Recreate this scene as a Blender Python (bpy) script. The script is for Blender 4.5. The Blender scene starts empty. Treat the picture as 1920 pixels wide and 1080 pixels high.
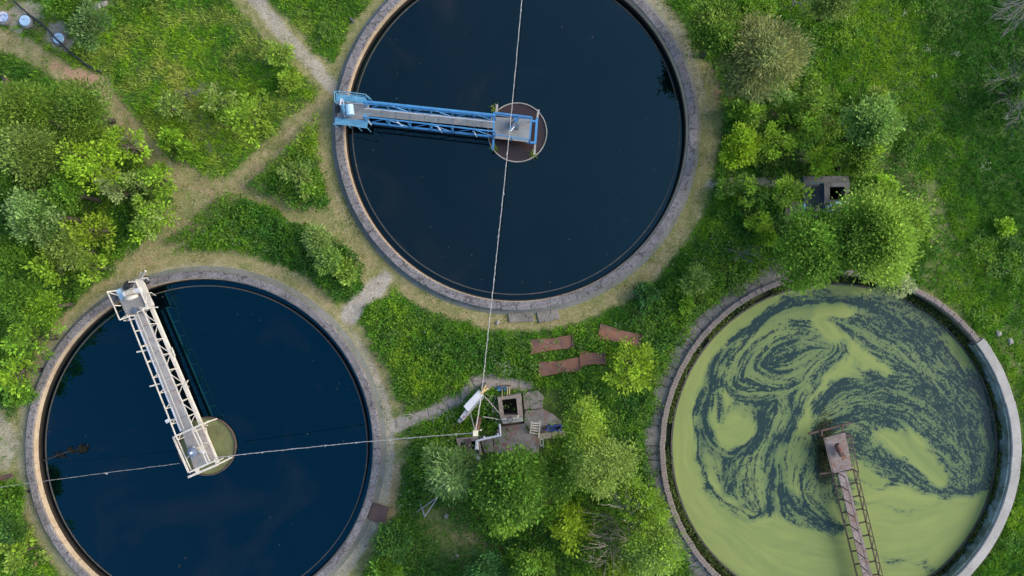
import bpy, math, random
import numpy as np
from mathutils import Vector

random.seed(7)
RNG = np.random.default_rng(11)
SC = bpy.context.scene
COL = SC.collection
PPM = 28.0          # photo pixels (1920 wide) per metre on the ground
H = 46.0            # height of the drone
PI = math.pi

def P(px, py, z=0.0):
    k = (H - z) / H / PPM
    return Vector(((px - 960) * k, (540 - py) * k, z))

# ------------------------------------------------------------------ noise
def _hash(ix, iy, seed):
    h = (ix.astype(np.int64) * 374761393 + iy.astype(np.int64) * 668265263 + seed * 1442695041) & 0xFFFFFFFF
    h = ((h ^ (h >> 13)) * 1274126177) & 0xFFFFFFFF
    h = h ^ (h >> 16)
    return (h & 0xFFFF) / 65535.0

def vnoise(x, y, seed=0):
    ix = np.floor(x); iy = np.floor(y)
    fx = x - ix; fy = y - iy
    fx = fx * fx * (3 - 2 * fx); fy = fy * fy * (3 - 2 * fy)
    a = _hash(ix, iy, seed); b = _hash(ix + 1, iy, seed)
    c = _hash(ix, iy + 1, seed); d = _hash(ix + 1, iy + 1, seed)
    return (a * (1 - fx) + b * fx) * (1 - fy) + (c * (1 - fx) + d * fx) * fy

def fbm(x, y, scale, octv=4, seed=0):
    t = np.zeros_like(x, dtype=float); amp = .5; tot = 0
    for o in range(octv):
        t += amp * vnoise(x * scale * 2 ** o + 17.3 * o, y * scale * 2 ** o - 9.1 * o, seed + o * 13)
        tot += amp; amp *= .55
    return t / tot

def sstep(a, b, x):
    t = np.clip((x - a) / (b - a), 0, 1)
    return t * t * (3 - 2 * t)

def seg_dist(px, py, pts):
    d = np.full(px.shape, 1e9)
    for (x0, y0), (x1, y1) in zip(pts[:-1], pts[1:]):
        dx, dy = x1 - x0, y1 - y0
        L2 = dx * dx + dy * dy + 1e-9
        t = np.clip(((px - x0) * dx + (py - y0) * dy) / L2, 0, 1)
        d = np.minimum(d, np.hypot(px - x0 - t * dx, py - y0 - t * dy))
    return d

def in_poly(px, py, poly):
    c = np.zeros(px.shape, bool)
    n = len(poly)
    for i in range(n):
        x0, y0 = poly[i]; x1, y1 = poly[(i + 1) % n]
        if y0 == y1: continue
        m = ((y0 > py) != (y1 > py)) & (px < (x1 - x0) * (py - y0) / (y1 - y0) + x0)
        c ^= m
    return c

# ------------------------------------------------------------------ objects
def props(o, label=None, cat=None, group=None, kind=None):
    if label: o['label'] = label
    if cat: o['category'] = cat
    if group: o['group'] = group
    if kind: o['kind'] = kind
    return o

def empty(name, loc, label, cat, group=None):
    o = bpy.data.objects.new(name, None)
    o.location = loc; o.empty_display_size = .3
    COL.objects.link(o)
    return props(o, label, cat, group)

def origin_of(o):
    v = Vector(o.location)
    while o.parent:
        o = o.parent; v += Vector(o.location)
    return v

class MB:
    """collects boxes, bars, tubes and prisms (world coordinates) into one mesh"""
    def __init__(s): s.v = []; s.f = []
    def add(s, vs, fs):
        n = len(s.v); s.v += [tuple(v) for v in vs]; s.f += [tuple(i + n for i in f) for f in fs]
        return s
    def prism(s, pts, z0, z1):
        """pts: list of Vectors/xy, counter clockwise or not"""
        a = sum(pts[i][0] * pts[(i + 1) % len(pts)][1] - pts[(i + 1) % len(pts)][0] * pts[i][1] for i in range(len(pts)))
        if a < 0: pts = pts[::-1]
        n = len(pts)
        vs = [(p[0], p[1], z0) for p in pts] + [(p[0], p[1], z1) for p in pts]
        fs = [tuple(range(n - 1, -1, -1)), tuple(range(n, 2 * n))]
        fs += [(i, (i + 1) % n, n + (i + 1) % n, n + i) for i in range(n)]
        return s.add(vs, fs)
    def bar(s, a, b, w, h=None, up=(0, 0, 1)):
        """rectangular bar from a to b"""
        a = Vector(a); b = Vector(b); h = h or w
        d = (b - a)
        if d.length < 1e-6: return s
        d.normalize(); u = Vector(up)
        if abs(d.dot(u)) > .95: u = Vector((1, 0, 0))
        x = d.cross(u).normalized(); y = x.cross(d).normalized()
        vs = []
        for p in (a, b):
            for i, j in ((-1, -1), (1, -1), (1, 1), (-1, 1)):
                vs.append(p + x * (i * w / 2) + y * (j * h / 2))
        return s.add(vs, [(0, 1, 2, 3), (7, 6, 5, 4), (1, 0, 4, 5), (2, 1, 5, 6), (3, 2, 6, 7), (0, 3, 7, 4)])
    def tube(s, pts, r, n=8, cap=True):
        pts = [Vector(p) for p in pts]
        if not isinstance(r, (list, tuple)): r = [r] * len(pts)
        vs = []; fs = []
        ref = None
        for i, p in enumerate(pts):
            d = (pts[min(i + 1, len(pts) - 1)] - pts[max(i - 1, 0)]).normalized()
            if ref is None:
                ref = Vector((0, 0, 1)) if abs(d.z) < .9 else Vector((1, 0, 0))
            x = d.cross(ref).normalized(); y = x.cross(d).normalized(); ref = y
            for k in range(n):
                t = 2 * PI * k / n
                vs.append(p + (x * math.cos(t) + y * math.sin(t)) * r[i])
        for i in range(len(pts) - 1):
            for k in range(n):
                k2 = (k + 1) % n
                fs.append((i * n + k, i * n + k2, (i + 1) * n + k2, (i + 1) * n + k))
        if cap:
            fs.append(tuple(range(n - 1, -1, -1)))
            fs.append(tuple((len(pts) - 1) * n + k for k in range(n)))
        return s.add(vs, fs)
    def ring(s, c, prof, a0=0, a1=2 * PI, n=160, jit=0):
        """lathe of a closed (r,z) profile about c; profile given counter clockwise seen with r to the right"""
        full = abs(a1 - a0 - 2 * PI) < 1e-6
        m = n if full else n + 1
        k = len(prof); vs = []; fs = []
        for i in range(m):
            t = a0 + (a1 - a0) * i / n
            for (r, z) in prof:
                vs.append((c[0] + r * math.cos(t), c[1] + r * math.sin(t), z))
        for i in range(n):
            i2 = (i + 1) % m
            for j in range(k):
                j2 = (j + 1) % k
                fs.append((i * k + j, i2 * k + j, i2 * k + j2, i * k + j2))
        if not full:
            fs.append(tuple(range(k))); fs.append(tuple(n * k + j for j in range(k - 1, -1, -1)))
        return s.add(vs, fs)
    def disc(s, c, r, z, n=96):
        vs = [(c[0] + r * math.cos(2 * PI * i / n), c[1] + r * math.sin(2 * PI * i / n), z) for i in range(n)]
        return s.add(vs, [tuple(range(n))])
    def cyl(s, a, b, r, n=16): return s.tube([a, b], r, n)
    def build(s, name, mat, parent=None, smooth=False, bevel=0, loc=None):
        me = bpy.data.meshes.new(name)
        o0 = origin_of(parent) if parent else Vector(loc if loc is not None else (0, 0, 0))
        me.from_pydata([(v[0] - o0.x, v[1] - o0.y, v[2] - o0.z) for v in s.v], [], s.f)
        me.update()
        me.materials.append(mat)
        o = bpy.data.objects.new(name, me); COL.objects.link(o)
        if parent: o.parent = parent
        else: o.location = o0
        if smooth: me.polygons.foreach_set('use_smooth', [True] * len(me.polygons))
        if bevel:
            m = o.modifiers.new('bevel', 'BEVEL'); m.width = bevel; m.segments = 1; m.limit_method = 'ANGLE'
        return o

def np_mesh(name, verts, faces_n, mat, parent=None, col=None, loc=None, smooth=False):
    """verts (N,3); every faces_n consecutive vertices are one face"""
    N = len(verts); F = N // faces_n
    o0 = np.array(origin_of(parent)) if parent else np.array(loc if loc is not None else (0, 0, 0), float)
    me = bpy.data.meshes.new(name)
    me.vertices.add(N); me.loops.add(N); me.polygons.add(F)
    me.vertices.foreach_set('co', (verts - o0).astype(np.float32).ravel())
    me.loops.foreach_set('vertex_index', np.arange(N, dtype=np.int32))
    me.polygons.foreach_set('loop_start', np.arange(0, N, faces_n, dtype=np.int32))
    me.polygons.foreach_set('loop_total', np.full(F, faces_n, dtype=np.int32))
    me.update(calc_edges=True)
    if col is not None:
        at = me.color_attributes.new('Col', 'FLOAT_COLOR', 'POINT')
        c = np.ones((N, 4), np.float32); c[:, :3] = col
        at.data.foreach_set('color', c.ravel())
    me.materials.append(mat)
    o = bpy.data.objects.new(name, me); COL.objects.link(o)
    if parent: o.parent = parent
    else: o.location = o0
    return o

# ------------------------------------------------------------------ materials
def new_mat(name):
    m = bpy.data.materials.new(name); m.use_nodes = True
    nt = m.node_tree; b = nt.nodes['Principled BSDF']
    return m, nt, b

def N(nt, t, **kw):
    n = nt.nodes.new(t)
    for k, v in kw.items(): setattr(n, k, v)
    return n

def noise_node(nt, vec, scale, detail=5, rough=.6, dist=0):
    n = N(nt, 'ShaderNodeTexNoise')
    n.inputs['Scale'].default_value = scale; n.inputs['Detail'].default_value = detail
    n.inputs['Roughness'].default_value = rough; n.inputs['Distortion'].default_value = dist
    nt.links.new(vec, n.inputs['Vector'])
    return n.outputs['Fac']

def ramp(nt, fac, stops):
    r = N(nt, 'ShaderNodeValToRGB')
    el = r.color_ramp.elements
    while len(el) < len(stops): el.new(.5)
    for e, (p, c) in zip(el, stops):
        e.position = p; e.color = (*c, 1) if len(c) == 3 else c
    nt.links.new(fac, r.inputs['Fac'])
    return r.outputs['Color']

def mixc(nt, fac, a, b, mode='MIX'):
    m = N(nt, 'ShaderNodeMix', data_type='RGBA', blend_type=mode)
    for sock, val in ((m.inputs[0], fac), (m.inputs[6], a), (m.inputs[7], b)):
        if isinstance(val, (int, float)): sock.default_value = val
        elif isinstance(val, tuple): sock.default_value = (*val, 1)
        else: nt.links.new(val, sock)
    return m.outputs[2]

def bump(nt, b, h, strength=.4, dist=.02):
    n = N(nt, 'ShaderNodeBump'); n.inputs['Strength'].default_value = strength; n.inputs['Distance'].default_value = dist
    nt.links.new(h, n.inputs['Height']); nt.links.new(n.outputs['Normal'], b.inputs['Normal'])

def weathered(name, base, dark, spot, big=.6, mid=4., fine=22., rough=.85, amount=.5, metallic=0, spot_lo=.56, spot_hi=.66, crack=0):
    """base paint or concrete with broad darker stains and small spots of another colour"""
    m, nt, b = new_mat(name)
    pos = N(nt, 'ShaderNodeNewGeometry').outputs['Position']
    f1 = noise_node(nt, pos, big, 5, .65, .4)
    c = ramp(nt, f1, [(.38, dark), (.6, base)])
    c = mixc(nt, amount, base, c)
    f2 = noise_node(nt, pos, mid, 6, .7, .6)
    r2 = ramp(nt, f2, [(spot_lo, (0, 0, 0)), (spot_hi, (1, 1, 1))])
    c = mixc(nt, r2, c, spot)
    f3 = noise_node(nt, pos, fine, 4, .75)
    r3 = ramp(nt, f3, [(.3, (.62, .62, .62)), (.7, (1.25, 1.25, 1.25))])
    c = mixc(nt, 1.0, c, r3, 'MULTIPLY')
    if crack:
        vc = N(nt, 'ShaderNodeTexVoronoi'); vc.feature = 'DISTANCE_TO_EDGE'; vc.inputs['Scale'].default_value = .55
        ad = N(nt, 'ShaderNodeVectorMath', operation='ADD'); wn = N(nt, 'ShaderNodeTexNoise'); wn.inputs['Scale'].default_value = 1.6; wn.inputs['Detail'].default_value = 4
        nt.links.new(pos, wn.inputs['Vector']); nt.links.new(pos, ad.inputs[0]); nt.links.new(wn.outputs['Color'], ad.inputs[1]); nt.links.new(ad.outputs[0], vc.inputs['Vector'])
        ck = ramp(nt, vc.outputs['Distance'], [(.006, (1 - crack,) * 3), (.022, (1, 1, 1))])
        c = mixc(nt, 1.0, c, ck, 'MULTIPLY')
    nt.links.new(c, b.inputs['Base Color'])
    b.inputs['Roughness'].default_value = rough; b.inputs['Metallic'].default_value = metallic
    bump(nt, b, f3, .35, .015)
    return m

M = {}
M['rim'] = weathered('rim_concrete', (.205, .187, .19), (.13, .12, .12), (.085, .08, .07), 1.1, 7, 22, .9, 1, 0, .5, .58, .6)
M['ledge'] = weathered('sunlit_ledge_concrete', (.40, .32, .22), (.30, .21, .125), (.18, .14, .09), 1.2, 4, 24, .9, .7)  # warm low sunlight put into the peach base colour, stains on top
M['wetdark'] = weathered('wet_shade_concrete', (.024, .019, .013), (.015, .012, .009), (.035, .022, .012), 1, 5, 20, .6)  # wet channel wall, blackened to stand in for its dark reflections
M['weir'] = weathered('weir_concrete', (.05, .047, .042), (.033, .03, .028), (.12, .09, .05), .7, 3, 20, .8)
M['apron'] = weathered('apron_concrete', (.165, .17, .155), (.115, .125, .095), (.10, .12, .05), .7, 3, 22, .92, .8)
M['slab'] = weathered('slab_concrete', (.205, .185, .16), (.125, .115, .10), (.10, .09, .055), .9, 4, 25, .92, .8, 0, .54, .64, .7)
M['slabwarm'] = weathered('warm_slab_concrete', (.30, .265, .23), (.21, .185, .155), (.17, .155, .10), .8, 4, 25, .92, .8, 0, .54, .64, .6)
M['stained'] = weathered('stained_slab', (.20, .185, .165), (.12, .112, .10), (.17, .095, .075), 1.4, 2.2, 25, .9, .8, 0, .52, .6)
M['brick'] = weathered('rim_brick', (.19, .155, .135), (.13, .11, .095), (.26, .205, .18), 2.5, 7, 30, .92, .8)
M['whitecon'] = weathered('pale_concrete', (.34, .32, .29), (.24, .23, .205), (.15, .145, .125), .8, 4, 24, .9, .7, 0, .62, .72)
M['algaeshade'] = weathered('shaded_algae_wall', (.15, .21, .21), (.03, .05, .03), (.04, .06, .02), .7, 2, 12, .8, .9)  # bluish base paints in the sky-lit shade; green stains are algae
M['mossy'] = weathered('mossy_wall', (.06, .075, .03), (.03, .04, .015), (.09, .08, .05), 1, 4, 20, .9)
M['white'] = weathered('white_paint', (.56, .52, .44), (.42, .37, .30), (.27, .19, .125), 1.2, 5, 30, .6, .6, 0, .58, .68)
M['whitebright'] = weathered('cabinet_paint', (.60, .61, .63), (.5, .5, .52), (.40, .31, .29), .9, 3, 30, .5, .5, 0, .66, .72)
M['blue'] = weathered('blue_paint', (.045, .215, .44), (.028, .14, .31), (.16, .13, .11), 1.0, 6, 30, .5, .7, 0, .58, .68)
M['bluepale'] = weathered('faded_blue_paint', (.095, .30, .45), (.07, .20, .30), (.25, .30, .29), 1.0, 3, 26, .6, .8, 0, .54, .66)
M['bluedeck'] = weathered('blue_deck', (.235, .245, .235), (.16, .185, .195), (.26, .215, .17), 1.6, 3, 28, .85, .8, 0, .53, .64)
M['whitedeck'] = weathered('white_deck', (.29, .28, .265), (.19, .19, .185), (.27, .175, .145), 1.4, 3, 28, .85, .8, 0, .55, .66)
M['rustdeck'] = weathered('rusty_deck', (.235, .20, .19), (.15, .11, .09), (.165, .08, .045), 1.8, 4, 30, .85, .8, 0, .52, .64)
M['rust'] = weathered('rust_steel', (.09, .055, .04), (.055, .034, .027), (.13, .09, .075), 2, 6, 30, .85, .8)
M['rustplate'] = weathered('rust_plate', (.23, .10, .055), (.10, .055, .05), (.16, .115, .09), .55, 3.5, 30, .85, .9, 0, .55, .68)
M['rustdark'] = weathered('dark_rust_plate', (.075, .047, .043), (.05, .034, .033), (.10, .065, .055), 1.4, 3, 30, .85, .8)
M['black'] = weathered('black_rubber', (.014, .014, .017), (.009, .009, .01), (.03, .03, .03), 2, 8, 30, .6)
M['void'] = weathered('pit_bottom', (.05, .033, .027), (.03, .02, .017), (.08, .06, .045), 2, 4, 20, .9)
M['chamber'] = weathered('chamber_concrete', (.27, .215, .175), (.18, .15, .13), (.14, .11, .085), 1.2, 4, 25, .92, .8)
M['darkcon'] = weathered('dark_concrete', (.10, .105, .11), (.06, .065, .07), (.13, .10, .085), 1.2, 4, 25, .92, .8)
M['teal'] = weathered('teal_paint', (.22, .46, .55), (.12, .30, .38), (.20, .20, .18), 2, 8, 30, .6, .7)
M['bluesheet'] = weathered('blue_sheet', (.025, .045, .075), (.015, .03, .05), (.10, .13, .15), 2, 6, 30, .6, .8)
M['plasticblue'] = weathered('blue_plastic', (.02, .17, .58), (.015, .12, .42), (.06, .2, .5), 2, 8, 30, .45)
M['binblue'] = weathered('dark_blue_plastic', (.018, .04, .15), (.014, .03, .10), (.05, .06, .2), 2, 6, 30, .5)
M['hatchblue'] = weathered('hatch_paint', (.42, .60, .74), (.30, .46, .60), (.40, .36, .30), 1.5, 6, 30, .5, .6, 0, .6, .7)
M['timber'] = weathered('timber', (.48, .37, .19), (.36, .27, .14), (.28, .2, .11), 2, 8, 40, .8, .8)
M['greywood'] = weathered('dead_wood', (.27, .225, .18), (.19, .16, .13), (.33, .29, .25), 2, 8, 40, .9, .8)
M['palewood'] = weathered('pale_dead_wood', (.14, .14, .135), (.10, .10, .095), (.18, .18, .17), 2, 8, 40, .9, .8)
M['bark'] = weathered('brown_bark', (.06, .05, .032), (.04, .033, .022), (.09, .08, .05), 2, 8, 40, .95, .8)
M['birchbark'] = weathered('birch_bark', (.60, .57, .52), (.45, .43, .40), (.07, .06, .055), 2, 9, 40, .85, .6, 0, .64, .7)
M['cable'] = weathered('cable_sleeve', (.42, .38, .34), (.30, .28, .26), (.25, .2, .17), 3, 9, 30, .7, .7)
M['hose'] = weathered('black_hose', (.012, .014, .02), (.01, .01, .012), (.03, .035, .04), 2, 8, 30, .5)
M['grey'] = weathered('grey_metal', (.33, .34, .36), (.22, .23, .25), (.20, .15, .12), 2, 6, 30, .5, .8)
M['steelblue'] = weathered('steel_hood', (.11, .15, .21), (.07, .09, .13), (.2, .2, .2), 2, 6, 30, .4, .6)
M['stone'] = weathered('rubble_stone', (.30, .28, .26), (.2, .19, .18), (.15, .15, .11), 2, 6, 30, .95, .8)

def water_mat(name, deep, cloud_murk, brown, tint, spec=1.0):
    m, nt, b = new_mat(name)
    pos = N(nt, 'ShaderNodeNewGeometry').outputs['Position']
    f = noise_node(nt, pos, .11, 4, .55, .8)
    c = ramp(nt, f, [(.36, deep), (.62, cloud_murk)])
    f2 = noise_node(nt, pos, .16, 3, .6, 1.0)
    c = mixc(nt, ramp(nt, f2, [(.56, (0, 0, 0)), (.8, (.5, .5, .5))]), c, brown)  # brown cloud reflections painted into the water's base colour
    # specks of floating dirt
    v = N(nt, 'ShaderNodeTexVoronoi'); v.inputs['Scale'].default_value = .9
    nt.links.new(pos, v.inputs['Vector'])
    sp = ramp(nt, v.outputs['Distance'], [(.035, (1, 1, 1)), (.05, (0, 0, 0))])
    gate = ramp(nt, noise_node(nt, pos, .5, 2, .5), [(.58, (0, 0, 0)), (.62, (.5, .5, .5))])
    c = mixc(nt, mixc(nt, 1.0, sp, gate, 'MULTIPLY'), c, (.13, .14, .14))
    nt.links.new(c, b.inputs['Base Color'])
    b.inputs['Roughness'].default_value = .02
    b.inputs['IOR'].default_value = 1.75
    b.inputs['Specular Tint'].default_value = (*tint, 1)
    b.inputs['Specular IOR Level'].default_value = spec
    w = noise_node(nt, pos, 2.2, 3, .5, .3)
    bump(nt, b, w, .03, .02)
    return m
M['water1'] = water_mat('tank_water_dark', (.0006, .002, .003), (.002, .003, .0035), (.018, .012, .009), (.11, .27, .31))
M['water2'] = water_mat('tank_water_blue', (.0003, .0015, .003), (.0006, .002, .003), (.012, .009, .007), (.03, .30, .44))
M['scumbrown'] = weathered('brown_scum', (.036, .019, .014), (.026, .014, .011), (.045, .026, .019), .6, 2, 14, .3, .8)
M['scumgreen'] = weathered('green_scum', (.15, .165, .058), (.10, .095, .035), (.085, .07, .03), .9, 2.2, 16, .8, .8, 0, .56, .68)

def leaf_mat(name, trans=.35, rough=.6):
    m, nt, b = new_mat(name)
    a = N(nt, 'ShaderNodeAttribute'); a.attribute_name = 'Col'
    nt.links.new(a.outputs['Color'], b.inputs['Base Color'])
    b.inputs['Roughness'].default_value = rough
    b.inputs['Specular IOR Level'].default_value = .25
    t = N(nt, 'ShaderNodeBsdfTranslucent')
    nt.links.new(a.outputs['Color'], t.inputs['Color'])
    mx = N(nt, 'ShaderNodeMixShader'); mx.inputs[0].default_value = trans
    out = nt.nodes['Material Output']
    nt.links.new(b.outputs[0], mx.inputs[1]); nt.links.new(t.outputs[0], mx.inputs[2])
    nt.links.new(mx.outputs[0], out.inputs['Surface'])
    return m
M['leaf'] = leaf_mat('leaf', .45)
M['blade'] = leaf_mat('grass_blade', .42, .7)

# ------------------------------------------------------------------ camera, sky, sun
cam = bpy.data.cameras.new('camera'); co = bpy.data.objects.new('camera', cam); COL.objects.link(co)
co.location = (0, 0, H); co.rotation_euler = (0, 0, 0)
cam.sensor_width = 36; cam.lens = 36 * H * PPM / 1920; cam.clip_end = 3000
SC.camera = co

SUN_EL = math.radians(32); SUN_AZ = math.radians(12)      # azimuth measured from +x towards +y
w = bpy.data.worlds.new('World'); SC.world = w; w.use_nodes = True
nt = w.node_tree
sky = N(nt, 'ShaderNodeTexSky'); sky.sky_type = 'NISHITA'; sky.sun_disc = False
sky.sun_elevation = SUN_EL; sky.sun_rotation = PI / 2 - SUN_AZ
sky.air_density = 1.0; sky.dust_density = 2.0; sky.ozone_density = 1.5
nt.links.new(sky.outputs[0], nt.nodes['Background'].inputs['Color'])
nt.nodes['Background'].inputs['Strength'].default_value = .15
sl = bpy.data.lights.new('sun', 'SUN'); sl.energy = 1.35; sl.angle = math.radians(34); sl.color = (1, .9, .76)
so = bpy.data.objects.new('sun', sl); COL.objects.link(so)
sd = Vector((math.cos(SUN_EL) * math.cos(SUN_AZ), math.cos(SUN_EL) * math.sin(SUN_AZ), math.sin(SUN_EL)))
so.rotation_euler = sd.to_track_quat('Z', 'Y').to_euler(); so.location = (60, 10, 40)
SC.view_settings.view_transform = 'Standard'; SC.view_settings.look = 'None'
SC.view_settings.exposure = 1.28; SC.view_settings.gamma = 1

# ------------------------------------------------------------------ layout of the ground (photo pixels, z = 0)
T1 = (967.5, 242, 340); T2 = (380, 841, 333); T3 = (1573, 842, 336)

DRY = [  # worn or mown grass: polyline, half width, strength
    ([(625, 180), (560, 240), (490, 305), (440, 352), (390, 395), (310, 455), (235, 503)], 25, 1),
    ([(-30, 60), (60, 95), (130, 140), (190, 165), (230, 220), (285, 290), (340, 340), (420, 355)], 22, .95),
    ([(340, 340), (375, 375), (335, 425)], 38, .9),
    ([(450, 350), (530, 385), (600, 412), (665, 455)], 21, 1),
    ([(455, -15), (510, 45), (560, 95), (605, 140), (625, 180)], 26, 1),
    ([(640, 400), (690, 490), (705, 540)], 26, 1),
    ([(1735, 350), (1765, 420), (1755, 500), (1745, 560)], 20, .4),
    ([(1650, 300), (1700, 335), (1740, 370)], 20, .4),
    ([(0, 5), (50, 25), (110, 75)], 20, .6),
    ([(720, 880), (718, 950), (690, 1010), (640, 1085)], 30, .9),
    ([(740, 770), (745, 850)], 22, .9),
    ([(-10, 780), (25, 830), (10, 872)], 30, .9),
    ([(810, 960), (850, 1000), (890, 1040)], 34, .3),
    ([(150, 170), (200, 230)], 18, .5),
    ([(380, 245), (410, 270)], 22, .35),
    ([(1840, 660), (1790, 600), (1745, 560)], 10, .8),
    ([(1875, 640), (1915, 700)], 7, .5),
]
BARE = [  # pale concrete, gravel and dust
    ([(468, -10), (512, 40), (560, 95), (600, 135), (628, 165)], 12, .8),
    ([(655, 590), (718, 524)], 17, 1),
    ([(1330, 346), (1420, 342), (1510, 345)], 9, .8),
    ([(720, 890), (712, 960), (680, 1010)], 15, .6),
    ([(-10, 790), (22, 830), (5, 865)], 16, .6),
    ([(1390, 480), (1420, 470), (1450, 490)], 12, .4),
    ([(1500, 290), (1515, 300)], 14, .6),
    ([(738, 797), (800, 775), (860, 749)], 13, .95), ([(868, 738), (890, 714), (995, 721)], 12, .9),
    ([(40, 35), (60, 25)], 26, .7), ([(110, 62), (118, 75)], 22, .8),
    ([(170, 15), (200, 8)], 10, .6),
    ([(330, 180), (350, 170), (385, 168)], 8, .6),
    ([(1745, 405), (1745, 425)], 4, .7),
]
SOIL = [  # reddish or brown earth
    ([(128, 138), (178, 148)], 12, 1), ([(98, 122), (108, 125)], 8, .8), ([(185, 160), (200, 170)], 8, .8),
    ([(283, 182), (287, 186)], 6, .7), ([(1360, 175), (1400, 200)], 20, .6), ([(1500, 165), (1490, 150)], 12, .6),
    ([(740, 880), (735, 960)], 12, .5), ([(860, 1000), (940, 1035)], 16, .22), ([(1040, 650), (1060, 640)], 10, .2),
    ([(1415, 225), (1470, 205)], 14, .6), ([(1545, 215), (1560, 230)], 14, .5), ([(1345, 120), (1355, 170)], 10, .5),
    ([(80, 160), (90, 165)], 14, .4), ([(375, 205), (380, 215)], 8, .4), ([(1790, 470), (1793, 473)], 5, .6),
]

def off(pts, d):
    out = []
    for i, (x, y) in enumerate(pts):
        x0, y0 = pts[max(i - 1, 0)]; x1, y1 = pts[min(i + 1, len(pts) - 1)]
        l = math.hypot(x1 - x0, y1 - y0); out.append((x - (y1 - y0) / l * d, y + (x1 - x0) / l * d))
    return out
for k_ in (0, 1):                     # wheel ruts worn into the two tracks
    for d_ in (-8, 8): SOIL.append((off(DRY[k_][0], d_), 2.5, .38))
ring_ = lambda T, r_, a0, a1: [(T[0] + (T[2] + r_) * math.cos(math.radians(a)), T[1] - (T[2] + r_) * math.sin(math.radians(a))) for a in range(a0, a1 + 1, 6)]
SOIL.append((ring_(T1, 30, 190, 330), 3, .3)); SOIL.append((ring_(T1, 19, 190, 360), 2.5, .25)); SOIL.append((ring_(T2, 26, 20, 160), 3, .3)); SOIL.append((ring_(T2, 14, 40, 130), 2, .2))

def lay(px, py, table, jit=10, soft=7, seed=3):
    n = (fbm(px, py, .035, 4, seed) - .5) * 2 * jit + (fbm(px, py, .2, 3, seed + 5) - .5) * 9
    out = np.zeros_like(px)
    for pts, hw, a in table:
        out = np.maximum(out, a * (1 - sstep(hw - soft, hw + soft, seg_dist(px, py, pts) + n)))
    return out

def ground_masks(px, py):
    n = (fbm(px, py, .03, 4, 21) - .5) * 16 + (fbm(px, py, .2, 3, 8) - .5) * 10
    dry = lay(px, py, DRY)
    bare = lay(px, py, BARE, 6, 4, 31)
    soil = lay(px, py, SOIL, 10, 7, 41)
    r1 = np.hypot(px - T1[0], py - T1[1]); a1 = np.degrees(np.arctan2(T1[1] - py, px - T1[0]))
    w1 = 40 + 4 * np.cos(np.radians(a1)) - 12 * ((a1 > 20) & (a1 < 160))
    dry = np.maximum(dry, (1 - sstep(T1[2] + w1 - 6, T1[2] + w1 + 6, r1 + n)))
    r2 = np.hypot(px - T2[0], py - T2[1]); a2 = np.degrees(np.arctan2(T2[1] - py, px - T2[0]))
    w2 = 34 + 10 * np.cos(np.radians(a2 - 30))
    dry = np.maximum(dry, (1 - sstep(T2[2] + w2 - 7, T2[2] + w2 + 7, r2 + n)))
    # dusty concrete edge round the second tank
    east = sstep(-70, -40, a2) * (1 - sstep(20, 55, a2))
    bare = np.maximum(bare, .75 * east * (1 - sstep(T2[2] + 22, T2[2] + 30, r2 + n * .6)))
    bare = np.maximum(bare, .3 * (1 - sstep(T2[2] + 10, T2[2] + 18, r2 + n * .5)))
    ne = sstep(-5, 20, a1) * (1 - sstep(50, 75, a1))
    bare = np.maximum(bare, .5 * ne * (1 - sstep(T1[2] + 16, T1[2] + 24, r1 + n * .6)))
    r3 = np.hypot(px - T3[0], py - T3[1])
    tank = np.minimum(np.minimum(r1 - T1[2], r2 - T2[2]), r3 - T3[2] - 4)
    return np.clip(dry, 0, 1), bare, soil, tank

PITS = [[(941, 749), (969, 746), (972, 779), (945, 781)], [(862, 830), (891, 826), (896, 850), (868, 855)],
        [(1555, 349), (1587, 349), (1587, 377), (1556, 377)]]

def axis(lo, hi, step, far):
    mid = list(np.arange(lo, hi + 1e-6, step)); left = []; right = []
    s = step; p = mid[0]
    while p > -far: s *= 1.35; p -= s; left.append(p)
    s = step; p = mid[-1]
    while p < far: s *= 1.35; p += s; right.append(p)
    return np.array(left[::-1] + mid + right)

gx = axis(-39, 39, .12, 600); gy = axis(-24, 24, .12, 600)
GX, GY = np.meshgrid(gx, gy)
GPX = 960 + GX * PPM; GPY = 540 - GY * PPM
dry, bare, soil, tank = ground_masks(GPX, GPY)
def ground_z(X, Y):
    return (fbm(X, Y, .35, 4, 77) - .5) * .16
GZ = ground_z(GX, GY) * sstep(0, 40, tank)
ny, nx = GX.shape
idx = np.arange(nx * ny).reshape(ny, nx)
q = np.stack([idx[:-1, :-1], idx[:-1, 1:], idx[1:, 1:], idx[1:, :-1]], -1).reshape(-1, 4)
fx = GPX.ravel()[q].mean(1); fy = GPY.ravel()[q].mean(1)
keep = np.ones(len(q), bool)
for t in (T1, T2, T3):
    keep &= np.hypot(fx - t[0], fy - t[1]) > t[2] - 10
for pl in PITS: keep &= ~in_poly(fx, fy, pl)
q = q[keep]
me = bpy.data.meshes.new('ground')
me.vertices.add(nx * ny); me.vertices.foreach_set('co', np.stack([GX, GY, GZ], -1).astype(np.float32).ravel())
me.loops.add(len(q) * 4); me.loops.foreach_set('vertex_index', q.astype(np.int32).ravel())
me.polygons.add(len(q)); me.polygons.foreach_set('loop_start', np.arange(0, len(q) * 4, 4, dtype=np.int32))
me.polygons.foreach_set('loop_total', np.full(len(q), 4, dtype=np.int32))
me.update(calc_edges=True)
me.polygons.foreach_set('use_smooth', np.ones(len(q), bool))
at = me.color_attributes.new('Lay', 'FLOAT_COLOR', 'POINT')
c4 = np.stack([dry, bare, soil, np.ones_like(dry)], -1).astype(np.float32)
at.data.foreach_set('color', c4.ravel())
gm, nt, b = new_mat('ground')
a = N(nt, 'ShaderNodeAttribute'); a.attribute_name = 'Lay'
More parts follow.
